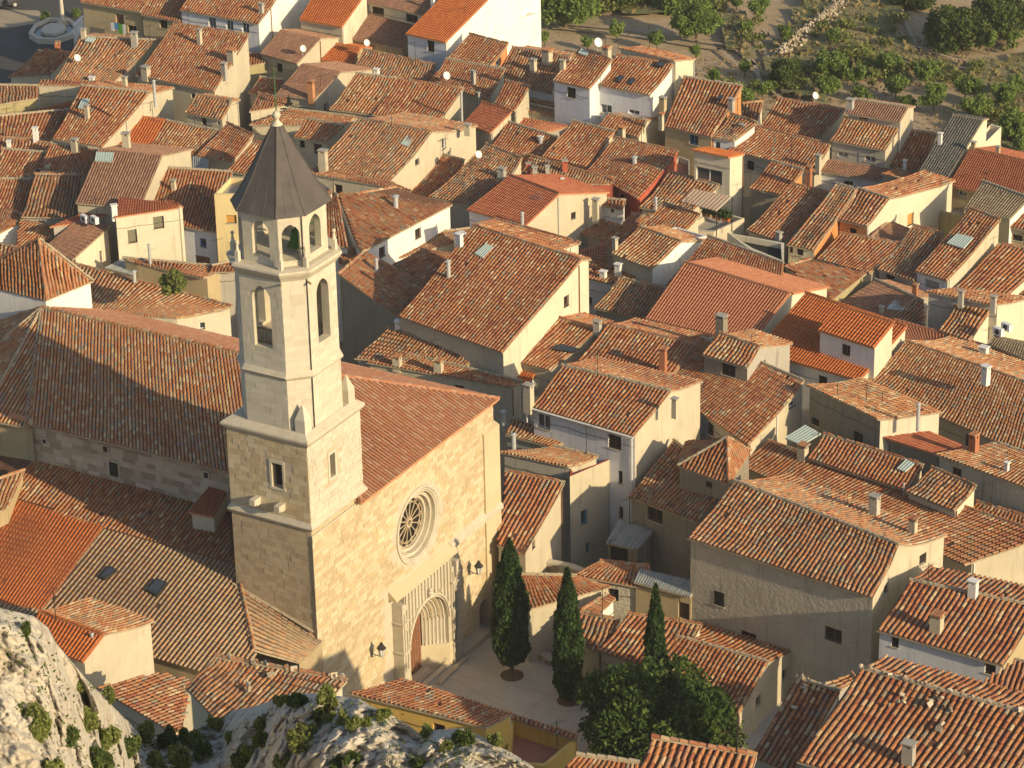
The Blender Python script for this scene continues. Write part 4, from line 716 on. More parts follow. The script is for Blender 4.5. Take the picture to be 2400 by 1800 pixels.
# ------------------------------------------------------------------ church
U3 = np.array([math.cos(BE), math.sin(BE), 0]); V3 = np.array([math.sin(BE), -math.cos(BE), 0])
F0 = at((719.3, 1037), 22.5) * [1, 1, 0]
def W(u, v, z): return F0 + U3 * u + V3 * v + Z3 * z
STONE_BUDGET = {}
def stones(parent, O, X, Wd, z0, z1, skip=None, ch=.31, wr=(.4, .85), mat='stone_wall', seed=0, single=0, joint=.018, proud=.018):
    """ashlar laid in courses: every stone its own block standing a little proud of the joint"""
    rs = np.random.default_rng(seed); X = np.asarray(X, float); Nn = np.cross(X, Z3); z = z0; mb = MB(); sg = []
    while z < z1 - .1:
        h = ch * rs.uniform(.8, 1.2); h = min(h, z1 - z)
        if z1 - (z + h) < .12: h = z1 - z
        x = -rs.uniform(0, wr[0])
        while x < Wd:
            w = rs.uniform(*wr); a, b = max(x, 0), min(x + w, Wd); x += w
            if b - a < .12: continue
            if skip and (skip(a, z) or skip(b, z) or skip(a, z + h) or skip(b, z + h) or skip((a + b) / 2, z + h / 2)):
                continue
            pr = proud * rs.uniform(.3, 1.6); j = joint
            args = (O + X * (a + j / 2) + Z3 * (z + j / 2) - Nn * .05, X * (b - a - j), Nn * (.05 + pr), Z3 * (h - j)); sg.append(args)
        z += h
    idx = rs.permutation(len(sg)); pick = set(idx[:single].tolist())
    for i, a in enumerate(sg):
        if i in pick:
            m_ = MB(); m_.box(*a); m_.build('stone', mat, parent)
        else: mb.box(*a)
    if mb.V: o = mb.build('masonry', mat, parent); o['kind'] = 'stuff'
def arch_loop(cx, hw, z0, zs, n=10, point=.0):
    """outline of an arched opening, from bottom left, counter-clockwise"""
    P = [(cx - hw, z0), (cx + hw, z0)]
    R = hw * (1 + point)
    for i in range(n + 1):
        t = i / n
        if point == 0: a = math.pi * t; P.append((cx + hw * math.cos(a), zs + hw * math.sin(a)))
        else:
            am = math.acos(1 - hw / R) if R >= hw else math.pi / 2; am = math.acos((R - hw) / R)
            if t <= .5: a = am * t * 2; P.append((cx + hw - R + R * math.cos(a), zs + R * math.sin(a)))
            else: a = am * (1 - t) * 2; P.append((cx - hw + R - R * math.cos(a), zs + R * math.sin(a)))
    return P
def reveal(mb, O, X, loop, depth, m=0):
    X = np.asarray(X, float); Nn = np.cross(X, Z3); a = [O + X * p[0] + Z3 * p[1] for p in loop]; b = [q - Nn * depth for q in a]; n = len(a)
    mb.add(a + b, [[i, (i + 1) % n, n + (i + 1) % n, n + i] for i in range(n)], m)
def in_arch(cx, hw, z0, zs, zt, pad=.1):
    def f(x, z):
        if abs(x - cx) > hw + pad or z < z0 - pad or z > zt + pad: return False
        if z <= zs: return True
        k = (z - zs) / (zt - zs + pad); return abs(x - cx) < (hw + pad) * math.sqrt(max(0, 1 - k * k))
    return f
ch = thing('church', 'stone church with a round rose window and carved arched portal facing the square', 'church', W(11, -10, -1))
# roofs: facade hip, nave slopes, apse fan
EZ = 16.1; AP = W(13.6, -7.6, 19.85); APL = W(13.4, -31.2, 19.85)
cFR, cFL = W(22.35, .45, EZ), W(5.0, .45, EZ)
nL0 = at(T(0, 2, 262, 345), 15.85)
nB1, nB0 = W(22.35, .45, EZ), W(22.0, -31.5, EZ)
for k, (Q, st) in enumerate([([cFL, cFR, AP, AP], 'churchpink'), ([nL0, W(5.0, .45, EZ), AP, APL], 'church'), ([nB1, nB0, APL, AP], 'churchpink')]):
    rf = sheet(Q, st, ch, seed=50 + k, mat2='mortar_orange' if k == 0 else 'mortar'); tiles(Q, st, rf, k == 1, 50 + k, sag=0)
apse = [nL0, at(T(0, 2, 215, 372), 15.4), at(T(0, 2, -160, 300), 15.4), at(T(0, 2, -520, 60), 15.4), at(T(0, 1, -400, 1250), 15.4), nB0]
for k in range(5):
    Q = [apse[k + 1], apse[k], APL, APL]; rf = sheet(Q, 'church', ch, seed=60 + k); tiles(Q, 'church', rf, False, 60 + k, sag=0); ridge(apse[k + 1], APL, 'church', rf, k)
rr = bpy.data.objects.get('roof')
ridge(AP + Z3 * .05, APL + Z3 * .05, 'church', ch, 1, name='ridge', r=.13); ridge(cFR, AP, 'churchpink', ch, 2, name='ridge'); ridge(cFL, AP, 'churchpink', ch, 3, name='ridge')
# facade with round and arched openings
ROSE = (12.23, 11.05, 2.45); rc_ = [(ROSE[0] + ROSE[2] * math.cos(a), ROSE[1] + ROSE[2] * math.sin(a)) for a in np.arange(32) * math.pi / 16]
PU, PS, PHW = 12.3, 3.0, 2.45      # portal arch: centre, springing, half width
portal_hole = arch_loop(PU, PHW, -.7, PS, 12); side_hole = arch_loop(20.35, .62, -.9, .75, 8)
O_ = W(0, 0, 0); fw = MB(); oU = np.array([O_[0], O_[1]])
face_poly(fw, oU, U3, [(0, -1.6), (22.2, -1.6), (22.2, EZ - .12), (0, EZ - .12)], [rc_, portal_hole, side_hole])
reveal(fw, O_, U3, side_hole, .9)
def wallq(mb, a, b, z0, z1): mb.add([W(*a, z0), W(*b, z0), W(*b, z1), W(*a, z1)], [[0, 1, 2, 3]])
wallq(fw, (5.45, 0), (5.45, 0), 0, 1)
wallq(fw, (22.2, 0), (22.2, -31), -1.6, EZ - .12); wallq(fw, (22.2, -31), (5.45, -31), -1.6, EZ - .12); wallq(fw, (5.4, -28), (5.4, 0), -1.6, 15.9)
aw0 = MB()
for k in range(5):
    a, b = apse[k + 1], apse[k]; cc = APL; a = a + (cc - a) * .05; b = b + (cc - b) * .05; aw0.add([(a[0], a[1], -1), (b[0], b[1], -1), (b[0], b[1], 15.3), (a[0], a[1], 15.3)], [[0, 1, 2, 3]])
fw.build('wall', 'joint', ch); aw0.build('apse_wall', 'wall_ochre', ch)
def fskip(x, z):
    if (x - ROSE[0]) ** 2 + (z - ROSE[1]) ** 2 < 2.72 ** 2: return True
    if 8.0 < x < 16.0 and z < 8.0: return True
    if x > 16 and 7.2 < z < 7.9: return True
    if 19.6 < x < 21.1 and z < 1.45: return True
    return False
stones(ch, O_, U3, 22.2, -1.3, EZ - .25, fskip, seed=1, single=230)
stones(ch, W(5.4, -28, 0), V3, 21.7, 12.2, 15.6, lambda x, z: False, seed=2, single=50, mat='stone_rubble', ch=.42, wr=(.5, 1.3))
nw = MB()
for px, w_, h_ in ((T(0, 2, 988, 735), .75, 1.05), (T(0, 2, 915, 560), .4, .4), (T(0, 2, 388, 492), .3, .3), (T(0, 2, 1785, 785), .35, .4)):
    P = on_plane(px, W(5.4, 0, 0), -U3); wb = MB(); wb.box(P - V3 * w_ / 2 - Z3 * h_ / 2 - U3 * .06, V3 * w_, U3 * .05, Z3 * h_); o = wb.build('window', 'dark_room', ch)
    fb = MB(); [fb.box(P + V3 * sx - Z3 * (h_ / 2 + .06) - U3 * .09, V3 * .1, U3 * .09, Z3 * (h_ + .12)) for sx in (-w_ / 2 - .1, w_ / 2)]; fb.box(P - V3 * w_ / 2 + Z3 * h_ / 2 - U3 * .09, V3 * w_, U3 * .09, Z3 * .1); fb.build('frame', 'stone_trim', o)
# eaves, string courses, right-hand buttress
tr = MB()
tr.box(W(6.1, .0, EZ - .32), U3 * 16.2, V3 * .28, Z3 * .16); tr.box(W(6.1, .0, EZ - .16), U3 * 16.2, V3 * .40, Z3 * .10)
tr.box(W(5.4, -28, EZ - .45), V3 * 22, -U3 * .3, Z3 * .25)
tr.build('eave_cornice', 'mortar_orange', ch)
st_ = MB(); st_.box(W(15.9, 0, 7.45), U3 * 6.9, V3 * .30, Z3 * .30); st_.add([W(15.9, .30, 7.75), W(22.8, .30, 7.75), W(22.8, 0, 8.0), W(15.9, 0, 8.0)], [[0, 1, 2, 3]])
st_.build('string_course', 'stone_trim', ch)
bt = MB(); bt.box(W(20.7, -1.6, -1.5), U3 * 2.0, V3 * 1.72, Z3 * 15.2); bt.box(W(15.9, 0, -1.5), U3 * 7.0, V3 * .09, Z3 * 8.95); 
bt2 = MB(); bt2.box(W(20.7, -1.6, -1.5), U3 * 2.05, V3 * 1.75, Z3 * 15.4); bt2.add([W(20.7, .15, 13.9), W(22.75, .15, 13.9), W(22.75, -1.6, 14.8), W(20.7, -1.6, 14.8)], [[0, 1, 2, 3]]); bt2.build('buttress', 'stone_wall', ch)
pt = MB(); pt.box(W(15.95, .0, -1.5), U3 * 3.6, V3 * .95, Z3 * 1.05); pt.build('plinth', 'stone_trim', ch)
# side arch door recess
dr = MB(); dr.add([W(19.6, -.8, -1), W(21.1, -.8, -1), W(21.1, -.8, 1.6), W(19.6, -.8, 1.6)], [[0, 1, 2, 3]]); dr.build('side_door', 'wood_brown', ch)
# rose window: stepped rings, hub, spokes, petals, glass
def ringm(mb, c, r0, r1, d0, d1, n=40):
    """conical ring between radius r0 at depth d0 and r1 at depth d1 on the facade plane"""
    a = np.arange(n) * 2 * math.pi / n
    P = [W(c[0] + r0 * math.cos(t), d0, c[1] + r0 * math.sin(t)) for t in a] + [W(c[0] + r1 * math.cos(t), d1, c[1] + r1 * math.sin(t)) for t in a]
    mb.add(P, [[i, (i + 1) % n, n + (i + 1) % n, n + i] for i in range(n)])
rw = None
rm = MB(); prof = [(2.72, .0), (2.72, .10), (2.58, .12), (2.50, .04), (2.42, .04), (2.36, -.05), (2.28, -.05), (2.26, -.35), (2.12, -.38), (2.08, -.28), (1.98, -.28), (1.96, -.62), (1.84, -.66), (1.80, -.56), (1.72, -.56), (1.70, -1.1)]
for (r0, d0), (r1, d1) in zip(prof, prof[1:]): ringm(rm, ROSE, r0, r1, d0, d1)
rw = rm.build('rose_window', 'stone_trim', ch)
tm_ = MB(); c3 = lambda r_, a, d: W(ROSE[0] + r_ * math.cos(a), d, ROSE[1] + r_ * math.sin(a))
for (r0, d0), (r1, d1) in zip([(.36, -.85), (.36, -.65), (.20, -.65), (.20, -.85)], [(.36, -.65), (.20, -.65), (.20, -.85)]): ringm(tm_, ROSE, r0, r1, d0, d1, 16)
for k in range(14):
    a = k * 2 * math.pi / 14; tm_.tube(c3(.34, a, -.75), c3(1.25, a, -.75), .045, 6)
    for q in range(8):      # cusped head between two spokes
        t0 = a + math.pi / 14 + (q - 4) * .055; t1 = t0 + .055; rr0 = 1.25 + .16 * math.cos((q - 4) / 4 * 1.5); rr1 = 1.25 + .16 * math.cos((q - 3) / 4 * 1.5); tm_.tube(c3(rr0, t0, -.75), c3(rr1, t1, -.75), .035, 4, caps=False)
    for j in range(8):      # quatrefoil ring outside
        t0 = j * math.pi / 4; t1 = t0 + math.pi / 4; cx, cz = 1.55 * math.cos(a), 1.55 * math.sin(a); pr = .11
        tm_.tube(W(ROSE[0] + cx + pr * math.cos(t0), -.75, ROSE[1] + cz + pr * math.sin(t0)), W(ROSE[0] + cx + pr * math.cos(t1), -.75, ROSE[1] + cz + pr * math.sin(t1)), .035, 4, caps=False)
for R_ in (1.43, 1.68):
    for q in range(36): tm_.tube(c3(R_, q * math.pi / 18, -.75), c3(R_, (q + 1) * math.pi / 18, -.75), .035, 4, caps=False)
tm_.build('tracery', 'stone_brown', rw)  # brown stone colour stands in for the shade inside the rose
gm = MB(); gm.add([c3(1.72, q * math.pi / 12, -.95) for q in range(24)], [list(range(24))]); gm.build('glass', 'dark_room', rw)
# portal: projecting frame, stepped orders, jamb shafts, pinnacle buttresses, panelled frieze, door
PV = .55; po = MB(); hole = arch_loop(PU, PHW, -.7, PS, 14)
face_poly(po, W(0, PV, 0)[:2], U3, [(9.35, -1.5), (15.25, -1.5), (15.25, 7.28), (9.35, 7.28)], [hole]); reveal(po, W(0, PV, 0), U3, hole, .35)
po.add([W(9.35, PV, -1.5), W(9.35, 0, -1.5), W(9.35, 0, 7.28), W(9.35, PV, 7.28)], [[0, 1, 2, 3]]); po.add([W(15.25, PV, -1.5), W(15.25, 0, -1.5), W(15.25, 0, 7.28), W(15.25, PV, 7.28)], [[0, 1, 2, 3]])
portal = po.build('portal', 'stone_trim', ch)
rfp = MB(); rfp.add([W(8.3, .62, 7.42), W(16.2, .62, 7.42), W(16.2, 0, 7.95), W(8.3, 0, 7.95), W(8.3, .62, 7.28), W(16.2, .62, 7.28), W(16.2, 0, 7.28), W(8.3, 0, 7.28)], [[0, 1, 2, 3], [4, 5, 1, 0], [5, 6, 2, 1], [4, 0, 3, 7], [7, 6, 5, 4]]); rfp.build('portal_coping', 'stone_wall', portal)
orders = [(2.45, .20), (2.28, .02), (2.08, -.16), (1.88, -.34), (1.68, -.52), (1.48, -.70), (1.28, -.88)]
om = MB()
for i, (r0, d0) in enumerate(orders[:-1]):
    r1, d1 = orders[i + 1]; n = 20
    for (ra, da, rb, db) in ((r0, d0, r0 - .10, d0 - .0), (r0 - .10, d0, r0 - .14, d0 - .1), (r0 - .14, d0 - .1, r1, d1)):
        A = [(PU + ra, -.6)] + [(PU + ra * math.cos(t), PS + ra * math.sin(t) * 1.06) for t in np.linspace(0, math.pi, n)] + [(PU - ra, -.6)]
        B = [(PU + rb, -.6)] + [(PU + rb * math.cos(t), PS + rb * math.sin(t) * 1.06) for t in np.linspace(0, math.pi, n)] + [(PU - rb, -.6)]
        k = len(A); om.add([W(p[0], da, p[1]) for p in A] + [W(p[0], db, p[1]) for p in B], [[q, q + 1, k + q + 1, k + q] for q in range(k - 1)])
om.build('arch_orders', 'stone_trim', portal)
for i, (r0, d0) in enumerate(orders[:-1]):
    bm_ = MB(); r_ = r0 - .06; n = 22; pts = [(PU + r_ * math.cos(t), PS + r_ * math.sin(t) * 1.06) for t in np.linspace(0, math.pi, n)]
    for a, b in zip(pts, pts[1:]): bm_.tube(W(a[0], d0 + .0, a[1]), W(b[0], d0 + .0, b[1]), .07 if i % 2 == 0 else .05, 6, caps=False)
    bm_.build('archivolt', 'stone_wall' if i % 2 else 'stone_pale', portal)
    for sx in (-1, 1):
        s_ = MB(); x_ = PU + sx * (r0 - .05); s_.tube(W(x_, d0 + .02, 1.15), W(x_, d0 + .02, PS - .12), .065, 8); s_.tube(W(x_, d0 + .02, PS - .16), W(x_, d0 + .02, PS + .06), .07, 8, .11); s_.tube(W(x_, d0 + .02, .95), W(x_, d0 + .02, 1.18), .11, 8, .07)
        s_.build('jamb_shaft', 'stone_pale', portal)
rs = np.random.default_rng(3)
for i in (1, 3):             # carved leaves along two hollow orders
    cv = MB(); r_ = orders[i][0] - .17; d_ = orders[i][1] - .06
    for t in np.linspace(.05, math.pi - .05, 30):
        c = W(PU + r_ * math.cos(t), d_, PS + r_ * math.sin(t) * 1.06); cv.lathe(c - Z3 * .07, [(0, 0), (.06 + .02 * rs.random(), .05), (.03, .1), (.05, .13), (0, .16)], 5)
    o = cv.build('carved_leaves', 'stone_dark', portal); o['kind'] = 'stuff'
for sx in (-1, 1):
    pl = MB(); xs = (PU + sx * 2.45, PU + sx * 1.15)
    V_ = [W(xs[0], .60, -1.3), W(xs[1], -.95, -1.3), W(xs[1] + sx * .15, -.95, -1.3), W(xs[0] + sx * .4, .62, -1.3)]
    V_ = V_ + [q + Z3 * 2.25 for q in V_]; pl.add(V_, [[0, 1, 5, 4], [3, 0, 4, 7], [4, 5, 6, 7], [1, 2, 6, 5], [2, 3, 7, 6]]); pl.build('jamb_plinth', 'stone_wall', portal)
    for k, (bx, bw) in enumerate(((3.45, .42), (2.95, .26))):     # pinnacle buttresses either side
        b_ = MB(); x0 = PU + sx * bx; b_.box(W(x0 - bw / 2, .0, -1.3), U3 * bw, V3 * (.82 - k * .12), Z3 * (8.2 - k * .3)); b_.tube(W(x0, .86 - k * .12, 1.8), W(x0, .86 - k * .12, 6.2), .07, 6)
        b_.box(W(x0 - bw / 2 - .08, .0, 3.2), U3 * (bw + .16), V3 * (.9 - k * .12), Z3 * .12); b_.box(W(x0 - bw / 2 - .08, .0, .6), U3 * (bw + .16), V3 * (.9 - k * .12), Z3 * .14)
        b_.box(W(x0 - bw / 2 - .08, .0, 5.4), U3 * (bw + .16), V3 * (.92 - k * .12), Z3 * .12); b_.build('pinnacle_buttress', 'stone_trim', portal)
    cn = MB(); c = W(PU + sx * 3.2, .72, 4.6); cn.lathe(c, [(.05, 0), (.22, .25), (.26, .3), (.12, .35), (.10, .7), (.03, 1.1), (0, 1.15)], 6); cn.build('niche_canopy', 'stone_trim', portal)
fr = MB()
for k in range(15):
    x_ = 9.45 + k * .405; zt = 7.2; dx = abs(x_ - PU); zb_ = max(PS + math.sqrt(max(0, 2.62 ** 2 - dx * dx)) * 1.04 if dx < 2.62 else 3.4, 3.4)
    if zt - zb_ > .2: fr.box(W(x_ - .04, PV, zb_), U3 * .08, V3 * .12, Z3 * (zt - zb_))
for t in np.linspace(0, math.pi, 26):
    pass
pts = [(PU + 2.56 * math.cos(t), PS + 2.56 * math.sin(t) * 1.05) for t in np.linspace(0, math.pi, 24)]
for a, b in zip(pts, pts[1:]): fr.tube(W(a[0], PV + .06, a[1]), W(b[0], PV + .06, b[1]), .09, 6, caps=False)
for t in np.linspace(.2, math.pi - .2, 11): fr.lathe(W(PU + 2.78 * math.cos(t), PV + .12, PS + 2.78 * math.sin(t) * 1.05 - .08), [(0, 0), (.09, .06), (.05, .12), (.08, .18), (0, .24)], 6)
fr.lathe(W(PU, PV + .2, 5.75), [(0, 0), (.18, .08), (.12, .2), (.22, .32), (.12, .45), (.16, .55), (0, .75)], 8)
fr.build('frieze', 'stone_pale', portal)
db = MB(); db.box(W(PU - 1.2, -1.0, -.75), U3 * 2.4, V3 * .08, Z3 * (PS + 1.9))
for k in range(8): db.box(W(PU - 1.15 + k * .29, -.93, -.7), U3 * .24, V3 * .05, Z3 * (PS + 1.2))
db.build('door', 'wood_red', portal)
sp = MB()
for k in range(3): sp.box(W(PU - 1.3 - k * .25, -.9, -1.3), U3 * (2.6 + k * .5), V3 * (.6 + .35 * k), Z3 * (.62 - .16 * k))
sp.build('steps', 'stone_trim', portal)
# side aisles below the nave: two tile roofs, an orange patch, hipped end by the tower
def zr_(u): return 12.7 - .315 * (5.4 - u)
def onaisle(px):
    A = W(5.4, 0, 12.7); B = W(0, 0, zr_(0)); n_ = np.cross(unit(A - B), V3); return on_plane(px, A, n_)
a_tl = onaisle(T(0, 2, 250, 690)); a_tr = W(5.4, -6.2, 12.7); h1 = onaisle(T(0, 3, 2080, 80)); h2 = onaisle(T(0, 3, 2200, 640)); e_r = onaisle(T(0, 3, 1740, 800)); e_l = onaisle(T(0, 3, 1380, 725)); e_ll = onaisle(T(0, 3, 120, 300)); a_l = onaisle(T(0, 2, 105, 985))
def uvq(P): d = P - F0; return d @ U3, d @ V3
uE = uvq(e_l)[0]; vA = uvq(a_tl)[1]
ins_fn = None
up = [W(uE, vA, zr_(uE)), W(uE, 0, zr_(uE)), W(5.4, 0, 12.7), W(5.4, vA, 12.7)]
hu = [uvq(h1), uvq(h2)]
def ins(P):
    u = (P - F0) @ U3; v = (P - F0) @ V3
    vh = hu[0][1] + (hu[1][1] - hu[0][1]) * (u - hu[0][0]) / (hu[1][0] - hu[0][0])
    ok = (v < vh) & ~((u > -.1) & (v > -6.4))
    # orange patch excluded
    pa = np.array([uvq(q) for q in opatch]); c = np.ones(len(P), bool); ar = 0
    for i in range(4): ar += pa[i][0] * pa[(i + 1) % 4][1] - pa[(i + 1) % 4][0] * pa[i][1]
    for i in range(4):
        a, b = pa[i], pa[(i + 1) % 4]; c &= np.sign(ar) * ((b[0] - a[0]) * (v - a[1]) - (b[1] - a[1]) * (u - a[0])) >= 0
    return ok & ~c
opatch = [onaisle(T(0, 3, -420, 180)), onaisle(T(0, 3, 370, 290)), onaisle(T(0, 2, 895, 1235)), onaisle(T(0, 2, 105, 990))]
vh_ = lambda u: hu[0][1] + (hu[1][1] - hu[0][1]) * (u - hu[0][0]) / (hu[1][0] - hu[0][0])
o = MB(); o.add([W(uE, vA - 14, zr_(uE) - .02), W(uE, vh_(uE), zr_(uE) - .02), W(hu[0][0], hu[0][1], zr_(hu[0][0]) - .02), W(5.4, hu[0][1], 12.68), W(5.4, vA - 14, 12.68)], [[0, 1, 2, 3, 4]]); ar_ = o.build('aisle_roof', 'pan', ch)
usp = uvq(onaisle(T(0, 2, 890, 1235)))[0]
tiles(up, 'aisle', ar_, True, 71, inside=lambda P: ins(P) & ((P - F0) @ U3 < usp), sag=.04)
tiles(up, 'old', ar_, False, 71, inside=lambda P: ins(P) & ((P - F0) @ U3 >= usp), sag=.04)
tiles(opatch, 'orange', sheet([q + Z3 * .05 for q in opatch], 'orange', ch, name='aisle_roof', seed=3), False, 72, sag=.02)
n1 = uvq(h1); n2 = uvq(h2); zc = 8.75
hc = [W(n2[0], n2[1], zr_(n2[0])), at(T(1, 3, 372, 742), 7.6), at(T(1, 3, 572, 562), 8.6), W(-.05, -6.0, 11.05)]
Q = [at(T(1, 3, 372, 745), 7.7), at(T(1, 3, 572, 562), 8.5), h1, h2]; rfh = sheet([Q[0], Q[1], W(-.05, -6.2, 11.05), h2], 'aisle', ch, name='aisle_roof', seed=9); tiles([Q[0], Q[1], W(-.05, -6.2, 11.05), h2], 'aisle', rfh, False, 73, sag=0, force=True)
ridge(h2 + Z3 * .06, h1 + Z3 * .06, 'yellow', ch, 3, name='ridge')
fl = MB(); fl.tube(W(-.04, -6.3, zr_(-.04) + .05), W(-.04, -.3, 9.15), .10, 5); fl.build('flashing', 'mortar', ch)
aw = MB(); q0, q1 = W(uE + .3, vA - 10, -1), W(uE + .3, uvq(h2)[1], -1)
aw.add([q0, q1, q1 + Z3 * (zr_(uE) + .9), q0 + Z3 * (zr_(uE) + .9)], [[0, 1, 2, 3]]); aw.add([(Q[0][0], Q[0][1], -1), (Q[1][0], Q[1][1], -1), Q[1] - Z3 * .15, Q[0] - Z3 * .15], [[0, 1, 2, 3]]); aw.build('aisle_wall', 'stone_dark', ch)
for px4 in ((860, 1685, 905, 1705, 1015, 1630, 950, 1590), (1262, 1800, 1355, 1850, 1445, 1735, 1355, 1700)):
    q = [onaisle(T(0, 2, px4[i], px4[i + 1] - 0)) + Z3 * .05 for i in (0, 2, 4, 6)] ; mb = MB(); hi = [v + Z3 * .16 for v in q]; mb.add(q + hi, [[4, 5, 6, 7]] + [[i, (i + 1) % 4, 4 + (i + 1) % 4, 4 + i] for i in range(4)]); o = mb.build('skylight', 'iron', ch)
    cen = sum(hi) / 4; g2 = MB(); g2.add([cen + (v - cen) * .8 + Z3 * .02 for v in hi], [[0, 1, 2, 3]]); g2.build('pane', 'glass', o)
# chapel masonry at the far left under the apse, and the small stair turret against the tower
tu = [at(T(0, 2, *q), 13.2) for q in ((1628, 1105), (1842, 1148))]
H(0,2,"little walled stair turret with red tiles in the shade against the bell tower",13.4,[1622,1102,1842,1148,1995,862,1850,835],roof='red',wall='cream',zb=7,name='stair_turret',cat='turret',rc=False)
H(0,2,"low chapel roof sloping away under the church apse at the left edge",12.2,[-150,1130,60,1080,215,745,-80,850],roof='yellow',wall='ochre',zb=3,name='chapel',cat='chapel',pitch=12)
# ------------------------------------------------------------------ bell tower
bt_ = thing('bell_tower', 'tall pale stone bell tower, square below and eight-sided above, with a dark pointed cap', 'bell tower', W(3, -3, -1))
S = 6.0; a0 = .10
def sq(o, z, ins_=0): return [W(a0 + ins_ - o, -a0 - ins_ + o, z), W(a0 + S - ins_ + o, -a0 - ins_ + o, z), W(a0 + S - ins_ + o, -a0 - S + ins_ - o, z), W(a0 + ins_ - o, -a0 - S + ins_ - o, z)]
wins = {'L': [[(1.1 - .0, 19.0), (1.1, 19.0)]]}
lw = MB()
hl = [(3.28, 18.75), (4.08, 18.75), (4.08, 20.45), (3.28, 20.45)]     # slit on the left face, x along V3 from the back
hlL = [(q[0], q[1]) for q in hl]
face_poly(lw, W(a0, -a0 - S, 0)[:2], V3, [(0, -1.6), (S, -1.6), (S, 22.3), (0, 22.3)], [hlL]); reveal(lw, W(a0, -a0 - S, 0), V3, hlL, .5)
hr = [(2.35, 18.9), (2.95, 18.9), (2.95, 20.5), (2.35, 20.5)]
face_poly(lw, W(a0, -a0, 0)[:2], U3, [(0, -1.6), (S, -1.6), (S, 22.3), (0, 22.3)], [hr]); reveal(lw, W(a0, -a0, 0), U3, hr, .45)
wallq(lw, (a0 + S, -a0), (a0 + S, -a0 - S), -1.6, 22.3); wallq(lw, (a0 + S, -a0 - S), (a0, -a0 - S), -1.6, 22.3)
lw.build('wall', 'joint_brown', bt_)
for loop, O1, X1, nm in ((hlL, W(a0, -a0 - S, 0), V3, .45), (hr, W(a0, -a0, 0), U3, .4)):
    g_ = MB(); Nn = np.cross(X1, Z3); g_.add([O1 + X1 * p[0] + Z3 * p[1] - Nn * nm for p in loop], [[0, 1, 2, 3]]); w_ = g_.build('window', 'dark_room', bt_)
    f_ = MB(); x0, x1, z0, z1 = loop[0][0], loop[1][0], loop[0][1], loop[2][1]
    for (p, A, B) in (((x0 - .16, z0), .16, z1 - z0), ((x1, z0), .16, z1 - z0), ((x0 - .16, z1), x1 - x0 + .32, .2), ((x0 - .2, z0 - .14), x1 - x0 + .4, .14)): f_.box(O1 + X1 * p[0] + Z3 * p[1], X1 * A, Nn * .05, Z3 * B)
    f_.build('frame', 'stone_pale', w_)
bx = lambda lo, pad: (lambda x, z: lo[0][0] - pad < x < lo[1][0] + pad and lo[0][1] - pad < z < lo[2][1] + pad)
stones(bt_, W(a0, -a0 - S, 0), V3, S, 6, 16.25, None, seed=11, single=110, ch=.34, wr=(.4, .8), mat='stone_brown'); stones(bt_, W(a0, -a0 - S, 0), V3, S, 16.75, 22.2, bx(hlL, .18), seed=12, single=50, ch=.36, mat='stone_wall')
stones(bt_, W(a0, -a0, 0), U3, S, -1, 16.25, None, seed=13, single=90, ch=.34, wr=(.4, .8)); stones(bt_, W(a0, -a0, 0), U3, S, 16.75, 22.2, bx(hr, .18), seed=14, single=50, ch=.38, mat='stone_pale')
def band(name, prof, shape, mat='stone_trim', parent=None):
    """moulding swept round a plan: prof = (offset, z)"""
    mb = MB(); n = len(shape(0, 0))
    for o_, z_ in prof: mb.V += [tuple(p) for p in shape(o_, z_)]
    for k in range(len(prof) - 1): mb.F += [[k * n + i, k * n + (i + 1) % n, (k + 1) * n + (i + 1) % n, (k + 1) * n + i] for i in range(n)]
    mb.F.append([(len(prof) - 1) * n + i for i in range(n)]); mb.M = [0] * len(mb.F); return mb.build(name, mat, parent or bt_)
band('string_course', [(.0, 16.25), (.16, 16.35), (.22, 16.5), (.16, 16.6), (.0, 16.85)], sq)
band('cornice', [(.0, 22.0), (.10, 22.15), (.22, 22.3), (.26, 22.45), (.22, 22.55), (-.2, 22.85)], sq)
for px in ((1, 2, 20, 990), (1, 2, 232, 1045)):
    P = on_plane(T(*px), W(a0, 0, 0), -U3); cb = MB(); cb.box(P - V3 * .2 - Z3 * .2 + U3 * .05, V3 * .4, -U3 * .75, Z3 * .4); cb.box(P - V3 * .17 - Z3 * .32 + U3 * .05, V3 * .34, -U3 * .45, Z3 * .14); cb.build('corbel', 'stone_pale', bt_)
CU, CV = 3.05, -3.05
def octo(s, c):
    h = s / 2
    def f(o, z):
        k = h + o; q = c + o * .59; return [W(CU + x, CV + y, z) for x, y in ((-k + q, k), (k - q, k), (k, k - q), (k, -k + q), (k - q, -k), (-k + q, -k), (-k, -k + q), (-k, k - q))]
    return f
